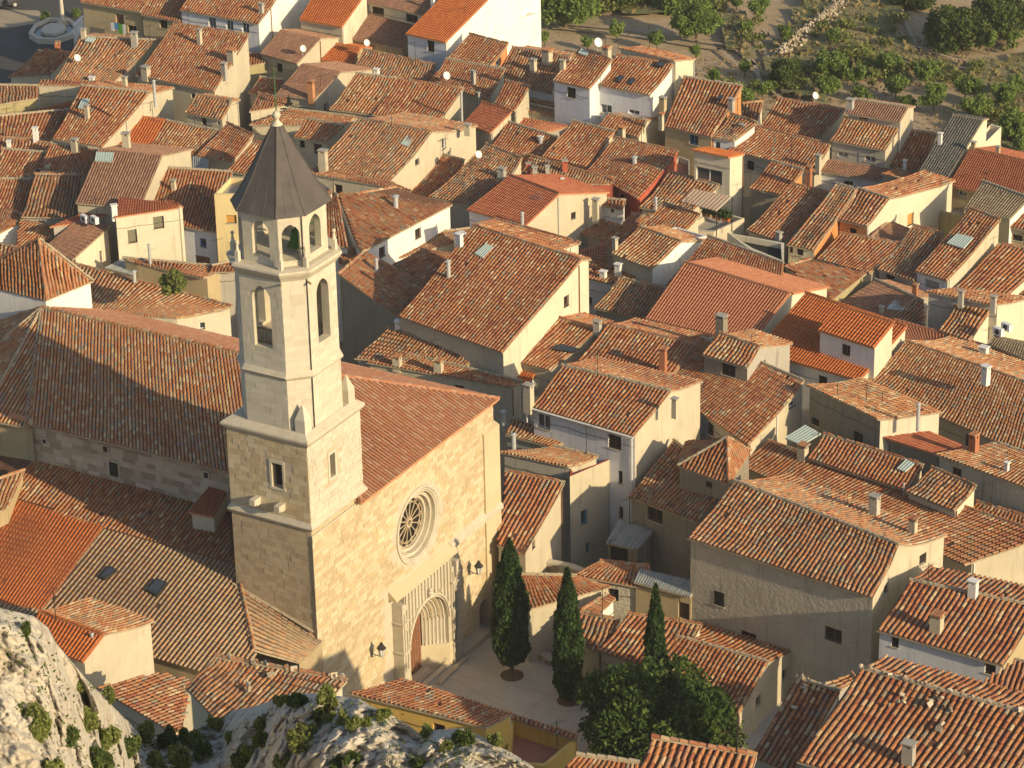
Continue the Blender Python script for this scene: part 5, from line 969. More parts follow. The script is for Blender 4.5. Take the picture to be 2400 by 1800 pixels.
def shaft(s, c, z0, z1, wn, seed, th=.55, wh=.0, mat='stone_pale', singles=0, ledge=True):
    """eight-sided shaft, open to a hollow core through its arches. wn: (half width, sill, springing) or None per face"""
    f = octo(s, c); P = f(0, 0); mb = MB(); holes = []
    for i in range(8):
        A, B = P[i], P[(i + 1) % 8]; L = np.linalg.norm(B - A); X = (B - A) / L; w = wn[i]
        lp = None
        if w: lp = arch_loop(L / 2, w[0], w[1], w[2], 10, .35)
        face_poly(mb, A[:2], X, [(0, z0), (L, z0), (L, z1), (0, z1)], [lp] if lp else [])
        if lp: reveal(mb, A, X, lp, th)
        # inner skin
        Nn = np.cross(X, Z3); k = th * .42; A2 = A - Nn * th + X * k; L2 = L - 2 * k
        lp2 = [(p[0] - k, p[1]) for p in lp] if lp else None
        face_poly(mb, A2[:2], X, [(0, z0), (L2, z0), (L2, z1), (0, z1)], [lp2] if lp2 else [])
        zt = (w[2] + w[0] * 1.3) if w else 0
        sk = in_arch(L / 2, w[0], w[1], w[2], zt, .12) if w else None
        stones(bt_, A, X, L, z0 + .05, z1 - .05, sk, seed=seed + i, single=singles if i in (0, 6, 7) else 0, ch=.38, wr=(.5, 1.0), mat=mat, proud=.010, joint=.014)
    return mb.build('shaft', 'stone_trim', bt_)
# face order: 0 right(+v), 1 back-right, 2 back(+u), 3, 4 far(-v), 5, 6 left(-u), 7 front chamfer
shaft(5.4, 1.15, 22.5, 26.2, [None] * 8, 30, singles=18)
ws = (.66, 28.1, 31.3); shaft(5.34, 1.14, 26.5, 33.0, [ws, None, ws, None, ws, None, ws, None], 40, singles=24)
wl = (.62, 33.95, 35.5); shaft(4.7, 1.05, 33.3, 37.1, [wl, (.5, 33.95, 35.4), wl, (.5, 33.95, 35.4), wl, (.5, 33.95, 35.4), wl, (.55, 33.85, 35.45)], 60, th=.45, singles=12)
band('string_course', [(.0, 26.15), (.12, 26.25), (.20, 26.4), (.12, 26.5), (-.05, 26.75)], octo(5.4, 1.15))
band('gallery_cornice', [(.0, 32.7), (.10, 32.85), (.30, 33.1), (.40, 33.3), (.36, 33.42), (.05, 33.5)], octo(5.4, 1.15))
fm_ = MB(); fm_.add(octo(4.6, 1.0)(0, 33.9), [list(range(8))]); fm_.add(octo(5.2, 1.0)(0, 27.9), [list(range(8))]); fm_.build('floor', 'stone_trim', bt_)
# corner pinnacles on the gallery and stubby ones on the square cornice
for k, q in enumerate(octo(5.5, 1.15)(-.10, 33.45)):
    pn = MB(); pn.cbox(q, U3, V3, .26, .26, 33.45, 34.15); pn.lathe([q[0], q[1], 34.15], [(.12, 0), (.07, .35), (.05, .42), (.10, .50), (.12, .58), (.08, .66), (0, .70)], 8)
    if k % 2 == 1 or k in (0, 6): pn.build('pinnacle', 'stone_pale', bt_)
    else: del pn
for cx, cy in ((.66, -.66), (5.5, -.62), (5.5, -5.5)):
    b_ = MB(); q = W(cx, cy, 0); h_ = .36; P = [q + U3 * x * h_ + V3 * y * h_ for x, y in ((-1, 1), (1, 1), (1, -1), (-1, -1))]
    b_.prism([(p[0], p[1]) for p in P], 22.6, 23.7); t_ = W(cx, cy, 24.7); b_.add([[p[0], p[1], 23.7] for p in P] + [t_], [[i, (i + 1) % 4, 4] for i in range(4)]); b_.build('broach', 'stone_pale', bt_)
# gargoyle-like spouts, cable, balustrade, bell
cbm = MB(); f_ = octo(5.45, 1.15); 
for z0, z1, s_, c_ in ((22.6, 26.2, 5.46, 1.15), (26.7, 32.9, 5.40, 1.14), (33.6, 37.0, 4.76, 1.05)):
    a, b = octo(s_, c_)(0, 0)[0], octo(s_, c_)(0, 0)[7]; p = a + (b - a) * .03; cbm.tube([p[0], p[1], z0], [p[0], p[1], z1], .035, 5)
cbm.build('lightning_cable', 'iron', bt_)
for k in (0, 7):
    q = octo(5.4, 1.15)(.0, 32.55)[k]; dd = unit((q - W(CU, CV, 32.55)) * [1, 1, 0]); g_ = MB(); g_.tube(q - dd * .1, q + dd * .5, .07, 6); g_.build('spout', 'stone_dark', bt_)
bl = MB(); c = W(CU - .2, CV + 1.25, 0); bl.tube([c[0], c[1], 34.0], [c[0], c[1], 36.2], .06, 6); bl.tube([c[0] - 1., c[1] + .2, 35.6], [c[0] + 1.0, c[1] - .2, 35.6], .05, 6); bl.build('bell_frame', 'green_iron', bt_)
bb = MB(); bb.lathe([c[0], c[1] + .0, 34.15], [(.72, 0), (.62, .12), (.48, .5), (.40, .95), (.25, 1.15), (0, 1.2)], 16); bb.build('bell', 'green_iron', bt_)
ra = MB(); A = W(.75, -4.3, 28.15); B = W(.75, -2.0, 28.15)
ra.tube(A + Z3 * 1.0, B + Z3 * 1.0, .03, 5); ra.tube(A + Z3 * .12, B + Z3 * .12, .025, 5)
for t in np.linspace(0, 1, 15): q = A + (B - A) * t; ra.tube(q, q + Z3 * 1.0, .015, 4)
ra.build('railing', 'iron', bt_)
# slate cap with a slight bell at its eave, eight separate panels
cap_prof = [(5.45, 36.75), (5.2, 36.95), (4.55, 37.4), (3.3, 38.65), (1.9, 40.15), (.36, 41.75)]
cs = MB()
for s_, z_ in cap_prof: cs.V += [tuple(p) for p in octo(s_, s_ * .235)(0, z_)]
n = 8
for k in range(len(cap_prof) - 1): cs.F += [[k * n + i, k * n + (i + 1) % n, (k + 1) * n + (i + 1) % n, (k + 1) * n + i] for i in range(n)]
cs.F += [[(len(cap_prof) - 1) * n + i for i in range(n)], [i for i in range(n)][::-1]]; cs.M = [0] * len(cs.F); cap = cs.build('cap', 'slate', bt_)
sm = MB()
for i in range(8):
    pts = [octo(s_, s_ * .235)(0.005, z_)[i] for s_, z_ in cap_prof]
    for a, b in zip(pts, pts[1:]): sm.tube(a, b, .035, 5, caps=False)
    for k in range(len(cap_prof) - 1):
        a0_, a1_ = [octo(s_, s_ * .235)(0.0, z_) for s_, z_ in cap_prof[k:k + 2]]
        for t in (.33, .67): 
            if k < 3 and i in (0, 6, 7): sm.tube(a0_[i] + (a0_[(i + 1) % 8] - a0_[i]) * t, a1_[i] + (a1_[(i + 1) % 8] - a1_[i]) * t, .015, 4, caps=False)
sm.build('cap_seam', 'slate', cap)
fn = MB(); c = W(CU, CV, 0); fn.lathe([c[0], c[1], 41.6], [(.36, 0), (.30, .1), (.16, .22), (.13, .34), (.18, .42), (.25, .55), (.25, .66), (.17, .80), (0, .88)], 14); fn.build('finial_ball', 'stone_pale', bt_, smooth=True)
rd = MB(); rd.tube([c[0], c[1], 42.4], [c[0], c[1], 45.3], .045, 6, .02); rd.build('rod', 'green_iron', bt_)
vn = MB(); hv = unit([.93, -.37, 0]); zc_ = 43.05; o3 = np.array([c[0], c[1], zc_]); vn.tube(o3 - hv * 1.05 + Z3 * .1, o3 + hv * 1.0 - Z3 * .1, .03, 5)
def loop_(cx, cz, r_):
    for q in range(10): t0, t1 = q * math.pi / 5, (q + 1) * math.pi / 5; vn.tube(o3 + hv * (cx + r_ * math.cos(t0)) + Z3 * (cz + r_ * math.sin(t0)), o3 + hv * (cx + r_ * math.cos(t1)) + Z3 * (cz + r_ * math.sin(t1)), .02, 4)
loop_(-.62, .22, .10); loop_(-.85, .2, .08)
vn.add([o3 + hv * -1.05 + Z3 * .2, o3 + hv * -.8 + Z3 * .1, o3 + hv * -1.0 - Z3 * .02], [[0, 1, 2]])
body = [(.55, -.05), (.72, .0), (.80, .22), (.70, .38), (.86, .34), (.88, .52), (.96, .36), (1.0, .1), (1.12, .0), (1.02, -.1), (.9, -.12), (.8, -.28), (.68, -.2), (.6, -.25)]
nb = np.cross(hv, Z3); vn.add([o3 + hv * x + Z3 * z + nb * .02 for x, z in body] + [o3 + hv * x + Z3 * z - nb * .02 for x, z in body], [list(range(14)), list(range(14, 28))[::-1]] + [[i, (i + 1) % 14, 14 + (i + 1) % 14, 14 + i] for i in range(14)])
vn.build('weather_vane', 'iron', bt_)
# wall lanterns on the facade
for k, (px, lab) in enumerate(((T(1, 2, 1925, 1590), "black wall lantern right of the church portal"), (T(1, 3, 1085, 640), "black wall lantern left of the church portal"))):
    Pw = on_plane(px, W(0, .9, 0), V3); r_ = thing('wall_lantern', lab, 'lantern', Pw, 'lanterns on the church front')
    m_ = MB(); m_.lathe(Pw + Z3 * .1, [(.30, 0), (.33, .05), (.16, .28), (.10, .32), (.12, .4), (0, .52)], 6); m_.lathe(Pw - Z3 * .5, [(.0, -.05), (.10, 0), (.12, .04)], 6); m_.build('lantern_cap', 'iron', r_)
    m_ = MB(); m_.lathe(Pw - Z3 * .46, [(.13, 0), (.24, .56)], 6); m_.build('lantern_glass', 'plastic_white', r_)
    m_ = MB(); 
    for q in range(6): a = q * math.pi / 3; m_.tube(Pw + np.array([.13 * math.cos(a), .13 * math.sin(a), -.46]), Pw + np.array([.245 * math.cos(a), .245 * math.sin(a), .1]), .018, 4)
    m_.tube(Pw - Z3 * .52, Pw - V3 * .93 - Z3 * .45, .03, 5); m_.tube(Pw - V3 * .93 - Z3 * .9, Pw - V3 * .93 - Z3 * .2, .03, 5); m_.tube(Pw - V3 * .4 - Z3 * .5, Pw - V3 * .93 - Z3 * .8, .02, 4); m_.build('bracket', 'iron', r_)
HAZE = .00018
# ------------------------------------------------------------------ ground, square, road
def ground_mat():
    m, nt, b = node_mat('ground', .95)
    n1 = pos_noise(nt, .05, 6, .65); n2 = pos_noise(nt, .6, 6, .7); n3 = pos_noise(nt, 5, 4, .7)
    c = mixc(nt, maprange(nt, n2.outputs[0], .35, .7), (.45, .335, .205), (.36, .26, .15))
    c = mixc(nt, maprange(nt, n3.outputs[0], .45, .75, 0, .6), c, (.27, .20, .125))
    c = mixc(nt, maprange(nt, n1.outputs[0], .56, .66, 0, .55), c, (.27, .24, .12))
    nt.links.new(c, b.inputs['Base Color']); bump(nt, b, n2.outputs[0], .7, .25)
    m, nt, b = node_mat('dry_grass', .95)
    n1 = pos_noise(nt, .25, 6, .7); n2 = pos_noise(nt, 2.2, 6, .75)
    c = mixc(nt, maprange(nt, n1.outputs[0], .4, .62), (.34, .28, .14), (.17, .19, .07)); c = mixc(nt, maprange(nt, n2.outputs[0], .42, .7, 0, .7), c, (.10, .095, .04))
    nt.links.new(c, b.inputs['Base Color']); bump(nt, b, n2.outputs[0], 1., .3)
    m, nt, b = node_mat('rock', .9)
    n1 = pos_noise(nt, .35, 8, .7); n2 = pos_noise(nt, 2.0, 9, .72); n3 = pos_noise(nt, .9, 5, .6)
    c = mixc(nt, maprange(nt, n1.outputs[0], .35, .68), (.70, .645, .54), (.56, .49, .38)); c = mixc(nt, maprange(nt, n2.outputs[0], .50, .68, 0, .8), c, (.27, .235, .175)); c = mixc(nt, maprange(nt, n3.outputs[0], .58, .72, 0, .5), c, (.47, .34, .20)); n5 = pos_noise(nt, 7, 6, .8); c = mixc(nt, maprange(nt, n5.outputs[0], .57, .72, 0, .45), c, (.20, .19, .15))
    nt.links.new(c, b.inputs['Base Color']); bump(nt, b, n2.outputs[0], 1., .25)
ground_mat()
xs = np.concatenate([np.linspace(-3000, -140, 8), np.linspace(-120, 160, 57), np.linspace(180, 3000, 8)]); ys = np.concatenate([np.linspace(-200, 40, 5), np.linspace(50, 460, 83), np.linspace(500, 6000, 12)])
gv = []; 
for y in ys:
    for x in xs:
        z = G(x, y) + (.35 * noise.noise((x * .05, y * .05, 0)) if y > 240 else 0) + (noise.noise((x * .012, y * .012, 3)) * 12 * min(1, (y - 460) / 300) if y > 460 else 0); gv.append((x, y, z - (.0 if y > 240 else .05)))
nx = len(xs); o = mesh('ground', gv, [[j * nx + i, j * nx + i + 1, (j + 1) * nx + i + 1, (j + 1) * nx + i] for j in range(len(ys) - 1) for i in range(nx - 1)], 'ground', smooth=True); o['kind'] = 'structure'
def flat(name, pxs, mat, z, kind='structure', sub=0):
    P = [at(q, z) for q in pxs]; t = tessellate_polygon([[Vector((p[0], p[1], 0)) for p in P]]); o = mesh(name, P, [list(k) for k in t], mat)
    if kind: o['kind'] = kind
    return o
flat('square', [(560, 1500), (1150, 1300), (1480, 1400), (1900, 1640), (1900, 1830), (600, 1900)], 'paving', GZ + .02)
lane = flat('lane', [T(2, 2, -300, 1700), T(2, 2, -200, 1430), T(2, 2, 800, 1180), T(2, 2, 1600, 1300), T(2, 2, 1600, 1750), T(2, 3, 0, 200)], 'concrete', GZ + .03)
flat('road', [(-500, -60), (260, -60), (330, 60), (200, 110), (200, 170), (130, 260), (-500, 330)], 'asphalt', GZ + .38)
flat('verge', [T(0, 0, -60, 80), T(0, 0, 330, 90), T(0, 0, 420, 175), T(0, 0, 300, 205), T(0, 0, 90, 240), T(0, 0, -60, 225)], 'sand', GZ + .40)
# joints and kerb lines on the square
kb = MB()
def strip(a, b, w, h, mb, z=GZ + .02):
    A, B = at(a, z), at(b, z); X = unit(B - A); Y = np.array([-X[1], X[0], 0]); mb.box(A - Y * w / 2, B - A, Y * w, Z3 * h)
strip(T(1, 3, 1580, 940), T(1, 3, 1830, 700), .30, .16, kb); strip(T(2, 3, 100, 1200), T(2, 3, 400, 960), .12, .01, kb); strip(T(1, 3, 1700, 880), T(2, 3, 0, 1180), .12, .01, kb)
for k in range(7):
    strip((1020 + k * 62, 1480 + k * 14), (900 + k * 85, 1640 + k * 22), .05, .006, kb)
for k in range(5): strip((960, 1560 + k * 34), (1420, 1650 + k * 40), .05, .006, kb, z=GZ + .022)
o = kb.build('kerb', 'paving_edge'); o['kind'] = 'structure'
tk = MB(); tr_ = [[(1690, -20), (1740, 60), (1775, 120), (1800, 190), (1880, 250), (2000, 300)], [(2080, -20), (2110, 60), (2130, 110), (2250, 150), (2420, 175)], [(1300, 60), (1480, 75), (1700, 110), (1760, 160)], [(1350, 110), (1500, 150), (1640, 210)]]
for pa in tr_:
    W__ = [at(q, GZ + .40) for q in pa]; fine_ = []
    for A, B in zip(W__, W__[1:]): fine_ += [A + (B - A) * t for t in np.linspace(0, 1, 10)[:-1]]
    for off in (-.8, .8):
        for A, B in zip(fine_, fine_[1:]):
            X = unit(B - A); Y = np.array([-X[1], X[0], 0]); w2 = .22; tk.add([A + Y * (off - w2), A + Y * (off + w2), B + Y * (off + w2), B + Y * (off - w2)], [[0, 3, 2, 1]])
o = tk.build('track', 'sand'); o['kind'] = 'structure'
# low walls and steps at the right of the square
def wallrun(label, pts, w, h, mat, name='low_wall', z=GZ, cop='stone_trim', single=0, down=0.):
    P = [at(q, z) for q in pts]; r_ = thing(name, label, 'wall', P[0]); 
    for k, (A, B) in enumerate(zip(P, P[1:])):
        X = unit(B - A); Y = np.array([-X[1], X[0], 0]); m_ = MB(); m_.box(A - Y * w / 2 - Z3 * down, B - A, Y * w, Z3 * (h + down)); m_.build('wall', 'stone_dark', r_)
        stones(r_, A * [1, 1, 0] - Y * (w / 2 + .01), X, np.linalg.norm(B - A), z - down, z + h, None, ch=.22, wr=(.25, .6), mat='stone_rubble', seed=k + 5, single=single)
        c_ = MB(); n_ = max(1, int(np.linalg.norm(B - A) / .8))
        for q in range(n_): c_ = MB(); c_.box(A + (B - A) * (q / n_ + .002) - Y * (w / 2 + .06) + Z3 * h, (B - A) * (1 / n_ - .006), Y * (w + .12), Z3 * .1); c_.build('coping_stone', cop, r_)
    return r_
wallrun("upper stone retaining wall along the right edge of the square", [T(2, 3, 110, 470), T(2, 3, 420, 680), T(2, 3, 980, 930)], .5, 1.5, 'stone_rubble', single=30)
wallrun("lower stone step wall along the right edge of the square", [T(2, 3, 160, 640), T(2, 3, 360, 770)], .6, .4, 'stone_rubble', single=10)
wallrun("pale stone bench wall beside the second cypress", [T(2, 3, 620, 830), T(2, 3, 860, 960)], .9, .45, 'stone_rubble', single=10)
rl = thing('railing', 'thin iron railing on the wall by the square, below the shaded roof', 'railing', at(T(2, 3, 700, 760), 1.2)); m_ = MB()
A, B = at(T(2, 3, 640, 740), .7), at(T(2, 3, 1010, 905), .7)
m_.tube(A + Z3 * 1, B + Z3 * 1, .025, 4); m_.tube(A + Z3 * .1, B + Z3 * .1, .02, 4); m_.build('rail', 'iron', rl)
for t in np.linspace(0, 1, 40): b_ = MB(); q = A + (B - A) * t; b_.tube(q, q + Z3 * 1.0, .012, 4); b_.build('baluster', 'iron', rl)
wallrun("curving rubble wall with stone coping behind the second cypress", [T(2, 2, 130, 1590), T(2, 2, 500, 1660), T(2, 2, 800, 1780), T(2, 2, 1090, 1900)], .45, .8, 'stone_rubble', z=2.0, single=40, down=2.8)
# ------------------------------------------------------------------ plants
def leaf_cloud(name, P, size, mat, parent, up=0., aspect=1.6, seed=0):
    rs = np.random.default_rng(seed); n = len(P); d = rs.normal(0, 1, (n, 3)); d[:, 2] += up; d /= np.linalg.norm(d, axis=1)[:, None]
    e = np.cross(d, rs.normal(0, 1, (n, 3))); e /= np.linalg.norm(e, axis=1)[:, None]; s = size * rs.uniform(.6, 1.4, (n, 1))
    V = np.stack([P - e * s * .5, P + d * s * aspect * .5 + e * s * .1, P + e * s * .5, P - d * s * aspect * .5], 1).reshape(-1, 3)
    F = np.arange(n * 4).reshape(n, 4); return mesh(name, V, F, mat, parent)
def clump_points(rs, blobs, n, shell=.55):
    """points spread through a set of uneven balls (centre, radii)"""
    w = np.array([b[1][0] * b[1][1] * b[1][2] for b in blobs]) ** .67; w /= w.sum(); k = rs.choice(len(blobs), n, p=w)
    d = rs.normal(0, 1, (n, 3)); d /= np.linalg.norm(d, axis=1)[:, None]; r = rs.uniform(shell, 1.0, (n, 1)) ** .6 * (1 + rs.normal(0, .07, (n, 1)))
    C = np.array([b[0] for b in blobs])[k]; R = np.array([b[1] for b in blobs])[k]; return C + d * R * r * np.where(rs.random((n, 1)) < .15, rs.uniform(1, 1.35, (n, 1)), 1)
def cypress(label, px, ztop_px, zbot_px, wpx, n=9000, seed=0, hollow=False):
    B = at(px, GZ + .02); D = (B - CP) @ DV; sc = f_px / D; zt = B[2] + (px[1] - ztop_px) / sc / .87; z0 = B[2] + (px[1] - zbot_px) / sc / .87; R = wpx / sc / 2
    r_ = thing('cypress', label, 'cypress tree', B, 'cypresses in the church square'); rs = np.random.default_rng(seed)
    m_ = MB(); m_.tube(B, [B[0], B[1], z0 + .8], .17, 10, .13); m_.build('trunk', 'bark', r_)
    def prof(t): return R * np.interp(t, [0, .04, .12, .3, .55, .75, .9, 1], [.35, .72, .93, 1, .9, .62, .30, .03])
    t = rs.random(n) ** .9; a = rs.uniform(0, 2 * math.pi, n); lump = 1 + .10 * np.sin(a * 3 + t * 14 + seed) + .08 * np.sin(a * 7 - t * 23) + .06 * np.sin(t * 60 + a * 2); r = prof(t) * lump * rs.uniform(.80, 1.04, n)
    P = np.stack([B[0] + r * np.cos(a), B[1] + r * np.sin(a), z0 + t * (zt - z0)], 1); leaf_cloud('crown', P, .16, 'leaf_cypress', r_, up=2.2, aspect=2.4, seed=seed)
    c_ = MB(); c_.lathe([B[0], B[1], z0], [(float(prof(q)) * .80, q * (zt - z0)) for q in np.linspace(0, 1, 14)], 12); c_.build('inner_crown', 'leaf_cypress', r_)
    p_ = MB(); p_.lathe([B[0], B[1], GZ + .02], [(.80, .0), (.80, .03), (.68, .03), (.66, -.0)], 20); o = p_.build('tree_pit', 'wood_brown', r_); p2 = MB(); p2.lathe([B[0], B[1], GZ + .02], [(.67, .03), (0, .03)], 20); p2.build('tree_pit', 'bark', r_)
cypress("first cypress, the stout one beside the arched side door", (1200, 1583), 1270, 1552, 80, 14000, 1)
cypress("second cypress, standing alone in the middle of the square", (1333, 1642), 1337, 1632, 64, 13000, 2)
cypress("third cypress, the slim pointed one rising behind the broad tree", (1536, 1690), 1374, 1660, 48, 10000, 3)
def broad_tree(name, label, cat, B, H_, R, n, leaf, mat, group=None, seed=0, trunk_h=None, nb=26, flat_=.75, up=.3, asp=1.7):
    rs = np.random.default_rng(seed); r_ = thing(name, label, cat, B, group); th = trunk_h or H_ * .25
    m_ = MB(); m_.tube(B - Z3 * .1, B + Z3 * th, R * .045 + .03, 8, R * .035 + .02)
    blobs = []
    for k in range(nb):
        a = rs.uniform(0, 2 * math.pi); q = math.sqrt(rs.random()) * .72; zz = th + (H_ - th) * rs.uniform(.12, .82) * (1 - q * q * .55); c = B + np.array([math.cos(a) * R * q, math.sin(a) * R * q, zz]); rr = R * rs.uniform(.14, .34); blobs.append((c, (rr, rr, rr * flat_)))
        if k % 3 == 0: m_.tube(B + Z3 * th * .9, c, R * .022 + .015, 5, .015)
    m_.build('trunk', 'bark', r_)
    leaf_cloud('crown', clump_points(rs, blobs, n), leaf, mat, r_, seed=seed, up=up, aspect=asp); return r_
Bt = at((1545, 1800), GZ + .02)
broad_tree('broadleaf_tree', "big round dark green tree covering the lower corner of the square", 'tree', Bt, 8.0, 5.5, 46000, .19, 'leaf_tree', seed=5, nb=75, trunk_h=1.0, up=.5, asp=2.0)
# orchard and scrub beyond the town
def ordinal(k): return ['first', 'second', 'third', 'fourth', 'fifth', 'sixth', 'seventh', 'eighth', 'ninth', 'tenth', 'eleventh', 'twelfth', 'thirteenth', 'fourteenth', 'fifteenth', 'sixteenth', 'seventeenth', 'eighteenth', 'nineteenth', 'twentieth'][k] if k < 20 else '%dth' % (k + 1)
OT = [(2, 910, 340, 165, 150), (2, 285, 390, 135, 80), (2, 650, 420, 105, 105), (2, 1255, 418, 160, 150), (2, 1590, 502, 110, 105), (2, 1760, 710, 105, 150), (2, 2010, 645, 115, 105), (2, 2170, 855, 150, 130), (2, 2010, 893, 125, 110), (2, 1940, 75, 110, 120), (2, 2130, 165, 170, 170), (2, 2030, 290, 110, 130),
      (3, 1050, 642, 190, 190), (3, 765, 748, 195, 175), (3, 510, 835, 165, 190), (3, 830, 860, 110, 200), (3, 1105, 845, 185, 195), (3, 1365, 725, 185, 190), (3, 1430, 945, 210, 240), (3, 1700, 855, 200, 250), (3, 1790, 1025, 200, 270), (3, 2040, 945, 220, 220), (3, 2130, 840, 180, 170), (3, 2120, 1145, 210, 180), (3, 2185, 1325, 140, 120), (3, 1905, 455, 185, 130), (3, 2110, 385, 140, 140), (3, 560, 385, 135, 120), (3, 140, 385, 185, 120), (3, 1200, 930, 90, 140), (3, 1360, 40, 60, 120), (3, 30, 800, 100, 90)]
OT = sorted([(T(c, 0, x, y), h / 3.687, w / 3.687) for c, x, y, h, w in OT], key=lambda q: q[0][0])
for k, (px, h, w) in enumerate(OT):
    B = at(px, GZ + .25); D = (B - CP) @ DV; sc = f_px / D; kind = 'young' if h * w < 1100 else 'leafy'
    r_ = thing('orchard_tree', "%s green orchard tree, %s from the left beyond the town" % (kind, ordinal(k)), 'tree', B, 'orchard trees beyond the town'); rs = np.random.default_rng(20 + k); Ht = h / sc / .94; R = w / sc / 2; m_ = MB(); m_.tube(B - Z3 * .2, B + Z3 * Ht * .28, .09, 6, .07); P = []
    for q in range(8 + k % 4):
        a = rs.uniform(0, 6.28); o_ = rs.uniform(.35, 1.) * R; tip = B + np.array([math.cos(a) * o_, math.sin(a) * o_, Ht * rs.uniform(.62, 1.02) * (1.05 - .3 * o_ / R)]); bs_ = B + Z3 * Ht * .25; m_.tube(bs_, tip, .045, 4, .01)
        nl = int(80 + h * w * .10); t_ = rs.uniform(.3, 1.08, (nl, 1)); P.append(bs_ + (tip - bs_) * t_ + rs.normal(0, 1, (nl, 3)) * [R * .15, R * .15, R * .13])
    m_.build('trunk', 'bark', r_); leaf_cloud('crown', np.concatenate(P), .16, 'leaf_orchard', r_, up=1.4, aspect=2.4, seed=k)
BT = [((1325, 62), 100, 175, "old spreading tree beside the tall bare white block", 'leaf_orchard'), ((1632, 95), 95, 120, "wide twin crowned tree in the ploughed field", 'leaf_orchard'), ((1450, 10), 60, 160, "bushy tree at the top edge left of the ploughed field", 'leaf_dark'), ((1580, 15), 45, 150, "bushy tree at the top edge above the ploughed field", 'leaf_orchard'),
      ((2240, 108), 90, 170, "dense dark thicket tree, left one of the upper right corner", 'leaf_dark'), ((2340, 90), 105, 170, "dense dark thicket tree in the very upper right corner", 'leaf_dark'), ((2140, 10), 40, 120, "dark bush at the top edge of the dry slope", 'leaf_dark'), ((1845, 200), 65, 90, "dark round bush at the foot of the dry stone wall", 'leaf_dark'), ((1945, 180), 55, 110, "green bush right of the dry stone wall foot", 'leaf_orchard'), ((2010, 150), 35, 90, "grey green bush on the dry slope above the orchard", 'leaf_shrub'),
      ((1745, 245), 40, 45, "tall weedy bush behind the ochre house's brick gable", 'leaf_orchard'), ((2370, 330), 70, 90, "leafy tree at the right edge behind the dark grey roof", 'leaf_orchard'), ((300, 722), 58, 72, "lone pine top growing behind the church roof ridge", 'leaf_shrub')]
for k, (px, h, w, lab, mt) in enumerate(BT):
    B = at(px, GZ + .2 if k != 12 else 12.0); D = (B - CP) @ DV; sc = f_px / D
    if k == 12: B = B + np.array([3.0, 5.0, 0]); B[2] = 11
    broad_tree('tree' if h > 50 else 'bush', lab, 'tree' if h > 50 else 'bush', B, h / sc / .94, w / sc / 2, 3600 + int(h * w * .5), .24, mt, None, seed=90 + k, nb=46, flat_=.85, trunk_h=(None if h > 90 else .3))
# dry grass banks with tufts
banks = [[(1790, 150), (1850, 60), (1900, -30), (2120, -30), (2100, 60), (2150, 130), (2260, 160), (2240, 190), (2130, 160), (2030, 190), (1960, 150), (1900, 215), (1830, 200)],
         [(1230, -30), (1720, -30), (1690, 15), (1480, 38), (1380, 25), (1250, 30)], [(2290, 150), (2420, 130), (2420, 260), (2330, 235), (2260, 200)], [(1780, 160), (1850, 200), (1960, 245), (1940, 260), (1850, 230)], [(1690, 20), (1780, 60), (1740, 90), (1760, 140), (1700, 110)][:5], [(2230, 300), (2420, 300), (2420, 420), (2300, 380)]]
def inpoly(x, y, P):
    c = np.zeros(len(x), bool); n = len(P)
    for i in range(n):
        (x0, y0), (x1, y1) = P[i], P[(i + 1) % n]; k = ((y0 > y) != (y1 > y)) & (x < (x1 - x0) * (y - y0) / (y1 - y0 + 1e-9) + x0); c ^= k
    return c
for k, poly in enumerate(banks):
    W_ = [at(q, GZ + .3)[:2] for q in poly]; xs_ = [q[0] for q in W_]; ys_ = [q[1] for q in W_]; rs = np.random.default_rng(k)
    gx, gy = np.arange(min(xs_), max(xs_), 1.5), np.arange(min(ys_), max(ys_), 1.5); X, Y = np.meshgrid(gx, gy); msk = inpoly(X.ravel() + .75, Y.ravel() + .75, W_).reshape(X.shape)
    hh = lambda x, y: GZ + .42 + 1.1 * max(0, noise.noise((x * .11, y * .11, k)) + .1)
    V = [(x, y, hh(x, y)) for y in gy for x in gx]; nX = len(gx); F = [[j * nX + i, j * nX + i + 1, (j + 1) * nX + i + 1, (j + 1) * nX + i] for j in range(len(gy) - 1) for i in range(nX - 1) if msk[j, i]]
    if F: o = mesh('grass_bank', V, F, 'dry_grass', smooth=True); o['kind'] = 'structure'
    n_ = int(3.2 * msk.sum() * 2.25 / 1.6); px_, py_ = rs.uniform(min(xs_), max(xs_), n_ * 3), rs.uniform(min(ys_), max(ys_), n_ * 3); kk = inpoly(px_, py_, W_); px_, py_ = px_[kk][:n_], py_[kk][:n_]
    if len(px_): P = np.array([(x, y, hh(x, y) + rs.uniform(0, .35)) for x, y in zip(px_, py_)]); o = leaf_cloud('grass', P, .34, 'leaf_dry', None, up=1.5, aspect=1.9, seed=k); tag(o, None, None, kind='stuff')
rs = np.random.default_rng(15); P = []; zones = [((1900, 40, 2130, 200), 26), ((1820, 160, 1960, 215), 14), ((1240, -10, 1700, 22), 34), ((1980, 150, 2300, 190), 12), ((2250, 30, 2420, 120), 22), ((1720, 40, 1800, 120), 6), ((2300, 260, 2420, 330), 8), ((1690, 200, 1790, 260), 8)]
for (x0, y0, x1, y1), n_ in zones:
    for _ in range(n_):
        q = at((rs.uniform(x0, x1), rs.uniform(y0, y1)), GZ + .5); R_ = rs.uniform(.4, 1.35); m_ = int(90 * R_ * R_) + 40; P.append(q + rs.normal(0, .42, (m_, 3)) * [R_, R_, R_ * .45] + [0, 0, R_ * .35])
o = leaf_cloud('undergrowth', np.concatenate(P), .22, 'leaf_shrub', None, up=.8, aspect=1.8, seed=6); o['kind'] = 'stuff'
